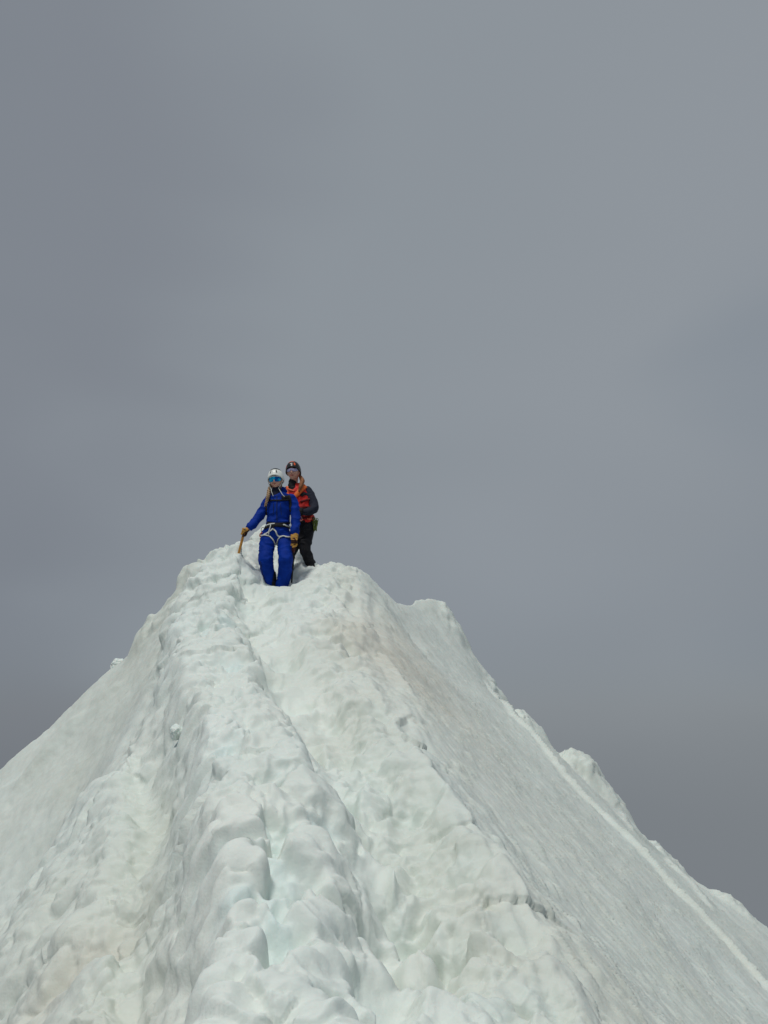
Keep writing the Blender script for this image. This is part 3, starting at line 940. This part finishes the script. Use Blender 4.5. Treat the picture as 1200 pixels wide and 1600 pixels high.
def oval(c, ax, ay, ra, rb, n=20):
    return [Vector(c) + Vector(ax) * ra * math.cos(6.2832 * i / n) + Vector(ay) * rb * math.sin(6.2832 * i / n) for i in range(n)]

def torso(bm, secs, Y0, grow=0.0):
    k = mpu(Y0)
    P, Q = dens([Pb(c, y, Y0 + dy) for c, y, dy, rx, ry in secs], [(rx * k + grow, ry + grow) for c, y, dy, rx, ry in secs], 5)
    tube(bm, P, Q, 28)
def limb(bm, js, Y0, grow=0.0, seg=18):
    k = mpu(Y0)
    P, Q = dens([Pb(c, y, Y0 + dy) for c, y, dy, r in js], [r * k + grow for c, y, dy, r in js], 5)
    tube(bm, P, Q, seg)

# ---------------------------------------------------------------- the climber in blue
YB = 8.84
kB = mpu(YB)
rootB = thing('person', Pb(540, 1560, YB), 'climber in a bright blue suit with white helmet and mirrored glasses, leaning on an axe', 'person', 'the two climbers on the ridge')
HB = Head(Pb(541, 334, YB - .03), yaw=-4, pitch=10, roll=4, k=1.06)
tB = [(556, 478, .01, 50, .075), (566, 510, .01, 112, .105), (568, 560, .0, 124, .120), (566, 650, -.01, 124, .128), (566, 730, -.01, 116, .118), (562, 768, -.01, 122, .122)]
hB = [(560, 770, -.01, 112, .110), (556, 820, -.01, 122, .118), (546, 880, -.01, 136, .125), (540, 915, -.01, 134, .120)]
armL = [(478, 536, .01, 50), (432, 600, .0, 51), (385, 690, -.02, 49), (345, 742, -.06, 46), (303, 793, -.11, 43), (268, 824, -.15, 40)]
armR = [(700, 525, .01, 52), (731, 600, .0, 50), (745, 700, -.03, 48), (744, 790, -.07, 48), (735, 885, -.11, 45)]
legL = [(470, 905, -.01, 82), (452, 990, -.04, 79), (440, 1090, -.09, 73), (436, 1175, -.14, 71), (452, 1265, -.09, 66), (480, 1360, -.03, 60), (494, 1440, .0, 60), (496, 1475, .0, 60)]
legR = [(612, 905, -.01, 80), (632, 990, -.05, 75), (638, 1090, -.12, 71), (640, 1180, -.17, 71), (636, 1270, -.11, 67), (622, 1360, -.05, 66), (604, 1440, -.02, 66), (600, 1475, -.02, 66)]
bm = bmesh.new()
head_bm(bm, HB)
tube(bm, [HB.w(0, -.06, -.015), Pb(550, 455, YB + .01), Pb(556, 500, YB + .01)], [.056, .056, .07], 20)
torso(bm, [(c, y, d, rx * .88, ry * .86) for c, y, d, rx, ry in tB + hB[1:]], YB)
limb(bm, [(c, y, d, r * .72) for c, y, d, r in armL], YB); limb(bm, [(c, y, d, r * .72) for c, y, d, r in armR], YB)
limb(bm, [(c, y, d, r * .75) for c, y, d, r in legL], YB); limb(bm, [(c, y, d, r * .75) for c, y, d, r in legR], YB)
finish('body', bm, M['skin'], rootB, voxel=.006, smooth=1)
bm = bmesh.new()
torso(bm, tB, YB); limb(bm, armL, YB); limb(bm, armR, YB)
torso(bm, hB[:3], YB)
tube(bm, [Pb(500, 470, YB + .05), Pb(555, 452, YB + .085), Pb(610, 440, YB + .06), Pb(632, 452, YB + .02)], [.035, .055, .052, .034], 16)     # hood lying on the shoulders
tube(bm, *dens([Pb(470, 775, YB - .02), Pb(560, 785, YB - .03), Pb(665, 775, YB - .02)], [(.02, .09), (.02, .105), (.02, .09)], 4), seg=12, flat=(0, 0, 1))
def zB(p):
    return 0
jacketB = finish('jacket', bm, M['blue'], rootB, voxel=.0085, smooth=2, folds=.0075, fscale=9, fseed=3, fdir=(1, 1, 1.3))
bm = bmesh.new()
torso(bm, [(c, y, d, rx * .97, ry * .97) for c, y, d, rx, ry in hB[1:]], YB); limb(bm, legL, YB); limb(bm, legR, YB)
trB = finish('trousers', bm, M['blue'], rootB, voxel=.0085, smooth=2, folds=.0085, fscale=8, fseed=9, fdir=(1, 1, 1.7))
bvB = bvh_of([jacketB, trB], parent_origin(rootB))
bm = bmesh.new()
tube(bm, *dens([Pb(547, 425, YB - .02), Pb(549, 465, YB - .03), Pb(552, 505, YB - .03)], [(.056, .052), (.062, .060), (.070, .075)], 4), seg=24)
finish('neck_gaiter', bm, M['navy'], rootB, voxel=.007, folds=.003, fscale=22, fdir=(.4, .4, 1.6))
bm = bmesh.new(); tube(bm, [HB.w(-.021, -.0575, .0935), HB.w(-.008, -.055, .0985), HB.w(0, -.056, .099), HB.w(.008, -.055, .0985), HB.w(.021, -.0575, .0935)], [.002, .0045, .0045, .0045, .002], 8)
finish('lips', bm, M['lips'], rootB)
glasses(HB, rootB, M['mirror'], M['white'], tall=.033, spread=1.15)
hf = helm_fn(wide=.098, high=.136, deep=.118, front=.048, sidey=-.012, backy=-.045)
helB = shell('helmet', HB, hf, -math.pi, math.pi, 48, 16, .012, M['wshell'], rootB, closed=True)
patch('vent', HB, hf, (-.62, -.46), (.18, .52), .0015, M['dark'], helB)
patch('vent', HB, hf, (.34, .50), (.18, .52), .0015, M['dark'], helB)
shell('top_panel', HB, lambda th, v: tuple(Vector(hf(th, .60 + .12 * max(0, -math.cos(th)) + .28 * v)) * 1.02), -math.pi, math.pi, 32, 4, .005, M['dark'], helB, closed=True)
bm = bmesh.new(); tube(bm, [HB.w(-.086, -.005, .035), HB.w(-.074, -.06, .05), HB.w(-.050, -.112, .07), Pb(495, 455, YB - .13), Pb(512, 500, YB - .13)], [.004] * 5, 8, flat=(0, 1, 0))
finish('chin_strap', bm, M['white'], helB)
bm = bmesh.new(); tube(bm, [HB.w(.086, -.005, .035), HB.w(.070, -.06, .05), HB.w(.040, -.108, .075), Pb(590, 455, YB - .13), Pb(608, 485, YB - .145), Pb(630, 505, YB - .145)], [.004] * 6, 8, flat=(0, 1, 0))
finish('chin_strap', bm, M['white'], helB)
bm = bmesh.new()
P, Q = dens([HB.w(-.06, -.03, -.04), Pb(470, 440, YB - .03), Pb(462, 490, YB - .12), Pb(447, 545, YB - .13), Pb(430, 605, YB - .13)], [.024, .026, .026, .020, .008], 5)
for i in range(len(P) - 1):           # plaited: crossing lobes
    s = 1 if i % 2 else -1
    tube(bm, [P[i] + Vector((s * .010, 0, .012)), P[i] + Vector((-s * .004, -.006, -.002)), P[i + 1] + Vector((-s * .010, 0, -.006))], [Q[i][0] * .55, Q[i][0] * .72, Q[i][0] * .5], 10)
strand_tube(bm, [HB.w(-.055, .01, -.01), HB.w(-.066, -.05, .03), Pb(468, 445, YB - .06)], [.014, .014, .014], 6, 4, .8)
finish('hair', bm, M['blonde'], rootB)
bm = bmesh.new()
strand_tube(bm, [HB.w(.062, .01, .0), HB.w(.066, -.04, .02), HB.w(.058, -.09, .0)], [.010, .012, .008], 5, 5, .8)
finish('hair_strand', bm, M['blonde'], rootB)
# jacket trim
ribbon('zip', bvB, [(551, 500), (551, 560), (551, 640), (550, 720), (552, 768)], YB, .010, M['blue_dark'], jacketB, th=.002)
ribbon('pocket_zip', bvB, [(515, 575), (517, 640), (512, 690)], YB, .007, M['blue_dark'], jacketB, th=.0015)
ribbon('pocket_zip', bvB, [(588, 575), (592, 640), (596, 690)], YB, .007, M['blue_dark'], jacketB, th=.0015)
ribbon('hem_band', bvB, [(450, 782), (510, 790), (560, 792), (620, 788), (682, 780), (684, 782, 'b'), (560, 790, 'b'), (450, 782, 'b')], YB, .030, M['black'], jacketB, closed=True, lift=.004)
ribbon('knee_panel', bvB, [(380, 1180), (400, 1300), (440, 1420)], YB, .012, M['blue_dark'], trB, th=.001)
ribbon('scuff_guard', bvB, [(530, 1290), (525, 1360), (522, 1450)], YB, .060, M['black'], trB, th=.002)
# harness: belt, tie-in, leg loops
harB = ribbon('harness_belt', bvB, [(430, 832), (490, 812), (520, 806), (600, 810), (640, 812), (688, 826), (688, 826, 'b'), (560, 815, 'b'), (430, 832, 'b')], YB, .038, M['black'], rootB, th=.005, closed=True, lift=.006)
_org[harB.name] = _org[rootB.name]
ribbon('belt_webbing', bvB, [(612, 800), (645, 812), (690, 822)], YB, .017, M['white'], harB, lift=.014)
ribbon('belt_webbing', bvB, [(440, 812), (478, 800), (530, 792)], YB, .016, M['white'], harB, lift=.014)
ribbon('gear_loop_strap', bvB, [(490, 800), (478, 850), (465, 900)], YB, .014, M['white'], harB, lift=.012)
ribbon('tie_in_strap', bvB, [(520, 800), (517, 840)], YB, .016, M['black'], harB, lift=.014)
ribbon('leg_loop', bvB, [(512, 842), (480, 868), (452, 890), (418, 905)], YB, .017, M['white'], harB, th=.005, lift=.008)
ribbon('leg_loop', bvB, [(512, 842), (540, 870), (556, 905), (575, 928), (620, 918), (650, 928), (692, 930)], YB, .017, M['white'], harB, th=.005, lift=.008)
ribbon('leg_loop', bvB, [(392, 915), (430, 908), (470, 920), (502, 950), (528, 1000), (540, 1042)], YB, .017, M['white'], harB, th=.005, lift=.008)
ribbon('leg_loop', bvB, [(590, 925), (566, 952), (556, 1000), (552, 1035)], YB, .016, M['white'], harB, th=.005, lift=.008)
ribbon('leg_loop', bvB, [(385, 935), (385, 935, 'b'), (460, 985, 'b'), (535, 1040, 'b')], YB, .017, M['white'], harB, lift=.006)
ribbon('leg_loop', bvB, [(698, 935), (695, 935, 'b'), (630, 985, 'b'), (560, 1035, 'b')], YB, .017, M['white'], harB, lift=.006)
for nm, a in (('boot', (497, 1478)), ('boot', (600, 1478))):
    boot(nm, Pb(a[0], a[1], YB + .0), (-.15 if a[0] < 550 else .2, -1, -.25), rootB, 1.0)

# ice axe held by its head, shaft planted in the snow
ax0, ax1 = Pb(213, 862, YB - .20), Pb(140, 1150, YB - .12)
axe = thing('ice_axe', ax1, 'ice axe with orange-brown shaft planted in the snow under a yellow glove', 'ice axe')
adir = (ax1 - ax0).normalized()
bm = bmesh.new(); tube(bm, [ax0 - adir * .01, ax0.lerp(ax1, .5), ax1], [(.016, .011), (.0155, .011), (.0145, .010)], 14)
finish('shaft', bm, M['wood'], axe)
bm = bmesh.new()
h0 = ax0 - adir * .012
tube(bm, *dens([h0 + Vector((-.015, .09, -.012)), h0 + Vector((-.008, .05, .002)), h0, h0 + Vector((.012, -.05, .0)), h0 + Vector((.02, -.085, -.010))], [(.018, .003), (.010, .005), (.011, .009), (.009, .006), (.004, .003)], 4), seg=10)
finish('axe_head', bm, M['steel'], axe)
bm = bmesh.new(); tube(bm, [ax1 - adir * .01, ax1 + adir * .05, ax1 + adir * .09], [.012, .007, .002], 10)
finish('spike', bm, M['steel'], axe)
gz = lambda p: 0
grip_hand('glove', ax0 + adir * .012, adir, (.25, .5, .35), Pb(262, 828, YB - .15), rootB, [M['leather'], M['brown']],
          zone=lambda p: 1 if (p - (ax0 + adir * .012)).dot(Vector((.7, 0, -.7))) > .016 and (p - Pb(262, 828, YB - .15)).length > .045 else 0, r=.020)

# walking pole in the other hand
p0, p1 = Pb(727, 1000, YB - .17), Pb(705, 1400, YB - .06)
pole = thing('walking_pole', p1, 'thin black pole with a dark red grip beside the blue trouser leg', 'walking pole')
pd = (p1 - p0).normalized()
bm = bmesh.new(); tube(bm, [p0 + pd * .08, p1], [.012, .010], 12); finish('shaft', bm, M['black'], pole)
bm = bmesh.new(); tube(bm, *dens([p0 - pd * .06, p0 - pd * .02, p0 + pd * .04, p0 + pd * .075, p0 + pd * .10], [.019, .016, .020, .021, .014], 3), seg=14); finish('grip', bm, M['grip'], pole)
bm = bmesh.new(); tube(bm, [p1 - pd * .005, p1 + pd * .05], [.008, .003], 10); finish('tip', bm, M['steel'], pole)
gw = Pb(735, 893, YB - .12)
gc = Pb(727, 985, YB - .17)
def zg(p):
    d = (p - gw).dot(pd)
    return 1 if .072 < d < .118 and p.y < gc.y + .01 else 0
grip_hand('glove', gc, pd, (.2, .25, 0), gw, rootB, [M['leather'], M['brown']], zone=zg, r=.021)
bm = bmesh.new(); tube(bm, [Pb(735, 905, YB - .115), Pb(731, 945, YB - .135)], [(.047, .040), (.044, .036)], 18); finish('glove_cuff', bm, M['leather'], rootB, voxel=.005)

# small pack whose harness crosses the jacket
packB = thing('backpack', Pb(570, 640, YB + .22), 'slim black backpack on the blue climber, its chest strap buckled across the jacket', 'backpack')
bm = bmesh.new(); tube(bm, *dens([Pb(566, 505, YB + .17), Pb(566, 580, YB + .20), Pb(566, 690, YB + .20), Pb(566, 760, YB + .17)], [(.085, .05), (.105, .07), (.105, .075), (.09, .055)], 4), seg=20)
finish('bag', bm, M['black'], packB, voxel=.01, folds=.004)
ribbon('shoulder_strap', bvB, [(472, 500, 'b'), (462, 508), (446, 560), (440, 640), (446, 700)], YB, .040, M['black'], packB, lift=.005)
ribbon('shoulder_strap', bvB, [(655, 492, 'b'), (672, 495), (688, 545), (690, 610), (692, 690)], YB, .046, M['black'], packB, lift=.005)
ribbon('chest_strap', bvB, [(448, 552), (500, 548), (552, 548), (620, 545), (685, 540)], YB, .020, M['black'], packB, lift=.009)
ribbon('chest_pad', bvB, [(600, 520), (640, 515), (675, 520)], YB, .050, M['black'], packB, lift=.005)

# orange carabiner clipped on the hip
cc = Pb(393, 905, YB - .06)
cb = thing('carabiner', cc, 'orange carabiner on a short black sling at the hip of the blue climber', 'carabiner')
bm = bmesh.new(); loop(bm, oval(cc, (1, 0, 0), (.2, 0, 1), .022, .026), .0075); finish('gate_ring', bm, M['coral'], cb)
bm = bmesh.new(); loop(bm, [Pb(x, y, YB - .06) for x, y in ((400, 898), (388, 862), (388, 835), (402, 826), (424, 832), (428, 850), (412, 880), (403, 897))], .0035); finish('sling', bm, M['black'], cb)

# ---------------------------------------------------------------- the climber in black and red
YK = 9.32
kK = mpu(YK)
rootK = thing('person', Pb(860, 1330, YK), 'climber in red vest, black trousers and dark helmet, behind the blue climber', 'person', 'the two climbers on the ridge')
HK = Head(Pb(724, 250, YK - .03), yaw=-8, pitch=8, roll=3, k=1.07)
tK = [(722, 415, .02, 52, .075), (752, 445, .02, 118, .10), (772, 510, .01, 122, .115), (790, 590, .0, 112, .115), (812, 670, .0, 98, .105), (835, 745, .0, 96, .108)]
hK = [(836, 730, .0, 92, .105), (842, 800, .0, 92, .112), (838, 870, .0, 98, .115)]
armKR = [(868, 445, .02, 52), (905, 510, .0, 51), (936, 585, -.04, 49), (938, 632, -.09, 47), (890, 660, -.15, 42), (836, 668, -.19, 37)]
armKL = [(655, 450, .02, 50), (655, 530, -.0, 46), (690, 620, -.06, 42), (760, 660, -.14, 38)]
legKR = [(866, 850, .0, 72), (856, 940, -.03, 70), (846, 1010, -.05, 61), (850, 1080, -.06, 55), (880, 1150, -.03, 54), (898, 1215, .0, 48), (910, 1270, .02, 46)]
legKL = [(805, 865, .0, 72), (760, 960, -.02, 62), (702, 1080, -.03, 52), (684, 1200, -.02, 44), (676, 1320, .0, 42), (674, 1400, .0, 42)]
bm = bmesh.new()
head_bm(bm, HK)
tube(bm, [HK.w(0, -.06, -.015), Pb(722, 385, YK + .01), Pb(730, 430, YK + .02)], [.056, .056, .07], 20)
torso(bm, [(c, y, d, rx * .88, ry * .86) for c, y, d, rx, ry in tK + hK[1:]], YK)
for a in (armKR, armKL, legKR, legKL): limb(bm, [(c, y, d, r * .74) for c, y, d, r in a], YK)
finish('body', bm, M['skin'], rootK, voxel=.006, smooth=1)
bm = bmesh.new(); torso(bm, tK, YK); limb(bm, armKR, YK); limb(bm, armKL, YK)
shirt = finish('shirt', bm, M['slate'], rootK, voxel=.0085, smooth=2, folds=.004, fscale=12, fseed=21)
bm = bmesh.new(); torso(bm, [(c, y, d, min(rx, 108), ry) for c, y, d, rx, ry in tK[1:]] + [(850, 752, .0, 90, .110)], YK, .010)
vest = finish('vest', bm, M['red'], rootK, voxel=.0085, smooth=2, folds=.005, fscale=13, fseed=31)
bm = bmesh.new(); torso(bm, hK, YK); limb(bm, legKR, YK); limb(bm, legKL, YK)
trK = finish('trousers', bm, M['trouser'], rootK, voxel=.0085, smooth=2, folds=.008, fscale=9, fseed=41, fdir=(1, 1, 1.5))
bvK = bvh_of([shirt, vest, trK], parent_origin(rootK))
bm = bmesh.new()
tube(bm, *dens([Pb(715, 350, YK - .0), Pb(714, 385, YK - .02), Pb(722, 425, YK - .02), Pb(734, 450, YK - .03)], [(.052, .055), (.058, .060), (.066, .070), (.066, .068)], 4), seg=24)
finish('neck_gaiter', bm, M['black'], rootK, voxel=.007, folds=.004, fscale=20, fdir=(.4, .4, 1.6))
bm = bmesh.new(); tube(bm, [HK.w(-.026, -.054, .092), HK.w(-.010, -.058, .099), HK.w(.010, -.058, .099), HK.w(.026, -.054, .092)], [.003, .006, .006, .003], 8)
finish('lips', bm, M['lips'], rootK)
for s in (-1, 1):
    bm = bmesh.new(); tube(bm, [HK.w(s * .031 - .008, .010, .078), HK.w(s * .031, .010, .081), HK.w(s * .031 + .008, .010, .078)], [.003, .007, .003], 10)
    e = finish('eye', bm, M['eyew'], rootK)
    bm = bmesh.new(); tube(bm, [HK.w(s * .031, .010, .083), HK.w(s * .031, .010, .089)], [.0045, .004], 10); finish('iris', bm, M['iris'], e)
glasses(HK, rootK, M['clear'], M['dark'], tall=.022, name='glasses', spread=1.1)
hk = helm_fn(wide=.094, high=.134, deep=.114, front=.050, sidey=-.022, backy=-.05)
helK = shell('helmet', HK, hk, -math.pi, math.pi, 48, 16, .012, M['bshell'], rootK, closed=True)
shell('top_panel', HK, lambda th, v: tuple(Vector(hk(th, .56 + .14 * v + .04 * math.cos(th))) * 1.012), -1.15, .55, 20, 4, .005, M['oshell'], helK)
patch('vent', HK, hk, (.42, .66), (.16, .46), .002, M['oshell'], helK)
patch('vent', HK, hk, (-1.25, -1.0), (.15, .45), .002, M['coral'], helK)
patch('badge', HK, hk, (-.22, .12), (.24, .34), .002, M['white'], helK)
shell('rim_band', HK, lambda th, v: tuple(Vector(hk(th, .0 + .05 * v)) * 1.01), -1.6, 1.6, 30, 2, .004, M['dark'], helK)
bm = bmesh.new(); tube(bm, [HK.w(.086, -.005, .02), HK.w(.070, -.06, .04), HK.w(.036, -.112, .06)], [.003] * 3, 8, flat=(0, 1, 0)); finish('chin_strap', bm, M['coral'], helK)
bm = bmesh.new()
strand_tube(bm, [HK.w(.04, -.02, -.085), Pb(800, 300, YK + .0), Pb(818, 340, YK - .06), Pb(800, 400, YK - .13), Pb(782, 455, YK - .145)], [.022, .026, .030, .024, .010], 22, 7, .9)
strand_tube(bm, [HK.w(.06, .0, -.01), HK.w(.068, -.05, .0), Pb(800, 345, YK - .05)], [.010, .012, .012], 6, 8, .9)
finish('hair', bm, M['auburn'], rootK)
ribbon('collar', bvK, [(650, 402), (668, 428), (700, 440), (735, 448)], YK, .022, M['coral'], vest, lift=.006)
ribbon('vest_band', bvK, [(795, 560), (850, 545), (895, 530)], YK, .030, M['darkred'], vest, lift=.003)
ribbon('vest_band', bvK, [(790, 625), (850, 618), (900, 610)], YK, .022, M['darkred'], vest, lift=.003)
harK = ribbon('harness_belt', bvK, [(770, 720), (820, 728), (880, 730), (935, 725), (935, 725, 'b'), (850, 725, 'b'), (770, 720, 'b')], YK, .042, M['darkred'], rootK, th=.006, closed=True, lift=.006)
_org[harK.name] = _org[rootK.name]
ribbon('hip_strap', bvK, [(905, 700), (938, 715), (950, 740)], YK, .03, M['red'], harK, lift=.012)
ribbon('leg_loop', bvK, [(930, 850), (880, 905), (820, 930), (790, 950), (790, 950, 'b'), (870, 920, 'b'), (930, 850, 'b')], YK, .024, M['black'], harK, closed=True, lift=.004)
boot('boot', Pb(912, 1275, YK + .03), (.2, -1, -.2), rootK, .95)
boot('boot', Pb(674, 1400, YK), (-.1, -1, -.2), rootK, .95)
hc = Pb(800, 668, YK - .21)
barK = Vector((.25, .1, 1)).normalized()
grip_hand('glove', hc, barK, (-.3, -1, 0), Pb(842, 668, YK - .185), rootK, [M['black']], r=.017)
grip_hand('glove', Pb(782, 664, YK - .17), Vector((.1, .1, 1)), (.3, -1, 0), Pb(752, 660, YK - .14), rootK, [M['black']], r=.017)

packK = thing('backpack', Pb(800, 560, YK + .22), 'backpack with a bright orange shoulder strap worn over the red vest', 'backpack')
bm = bmesh.new(); tube(bm, *dens([Pb(762, 450, YK + .17), Pb(775, 520, YK + .20), Pb(795, 620, YK + .20), Pb(812, 700, YK + .17)], [(.08, .05), (.10, .07), (.10, .075), (.09, .055)], 4), seg=20)
finish('bag', bm, M['red'], packK, voxel=.01, folds=.004)
ribbon('shoulder_strap', bvK, [(850, 408, 'b'), (842, 400), (812, 425), (785, 455), (758, 488), (735, 512)], YK, .066, M['orange'], packK, th=.007, lift=.012)
ribbon('shoulder_strap', bvK, [(664, 410, 'b'), (662, 415), (660, 470), (680, 540)], YK, .05, M['orange'], packK, th=.006, lift=.006)
ribbon('strap_buckle', bvK, [(800, 500), (825, 480), (845, 475)], YK, .045, M['black'], packK, lift=.008)

# gear on the harness
gcn = Pb(950, 790, YK - .03)
gb = thing('cord_bundle', gcn, 'green bundle of cord hanging from the harness beside the black trousers', 'cord')
bm = bmesh.new()
rnd = random.Random(5)
for i in range(9):
    c = Pb(945 + rnd.uniform(-8, 12), 800 + rnd.uniform(-8, 14), YK - .03 + rnd.uniform(-.03, .03))
    loop(bm, oval(c, (math.cos(i), math.sin(i), 0), (rnd.uniform(-.15, .25), 0, 1), .020 + rnd.uniform(0, .008), .062 + rnd.uniform(-.01, .014)), .0055)
tube(bm, [Pb(958, 820, YK - .05), Pb(962, 862, YK - .05)], [.014, .008], 10)
finish('coils', bm, M['green'], gb)
bm = bmesh.new()
for i in range(3): loop(bm, oval(Pb(940 + i * 15, 748 + i * 3, YK - .05), (1, .3, 0), (.1 * i - .1, 0, 1), .013, .028), .004)
finish('clips', bm, M['metalgreen'], gb)
gq = Pb(892, 738, YK - .13)
qd = thing('quickdraw', gq, 'coral webbing quickdraw clipped to the front of the dark red harness', 'quickdraw')
bm = bmesh.new(); tube(bm, [Pb(868, 735, YK - .125), Pb(890, 742, YK - .135), Pb(912, 738, YK - .12)], [(.011, .004), (.013, .004), (.011, .004)], 10, flat=(0, 0, 1)); finish('webbing', bm, M['coral'], qd)
bm = bmesh.new(); loop(bm, oval(Pb(905, 715, YK - .12), (1, 0, .2), (.3, 0, 1), .010, .020), .004); finish('clip', bm, M['coral'], qd)
g2 = Pb(800, 735, YK - .14)
cb2 = thing('carabiner', g2, 'pale pink carabiner on the harness, half hidden by the blue sleeve', 'carabiner')
bm = bmesh.new(); loop(bm, oval(g2, (1, 0, .1), (-.2, 0, 1), .014, .030), .006); finish('ring', bm, mat('pale_pink_metal', (.75, .38, .33), .4), cb2)
sl = thing('sling', Pb(915, 880, YK - .03), 'dark red sling dangling behind the thigh of the black trousers', 'sling')
bm = bmesh.new(); loop(bm, [Pb(x, y, YK - .02) for x, y in ((925, 800), (938, 820), (935, 850), (915, 915), (903, 922), (905, 890), (918, 840))], .006); finish('webbing', bm, M['darkred'], sl)
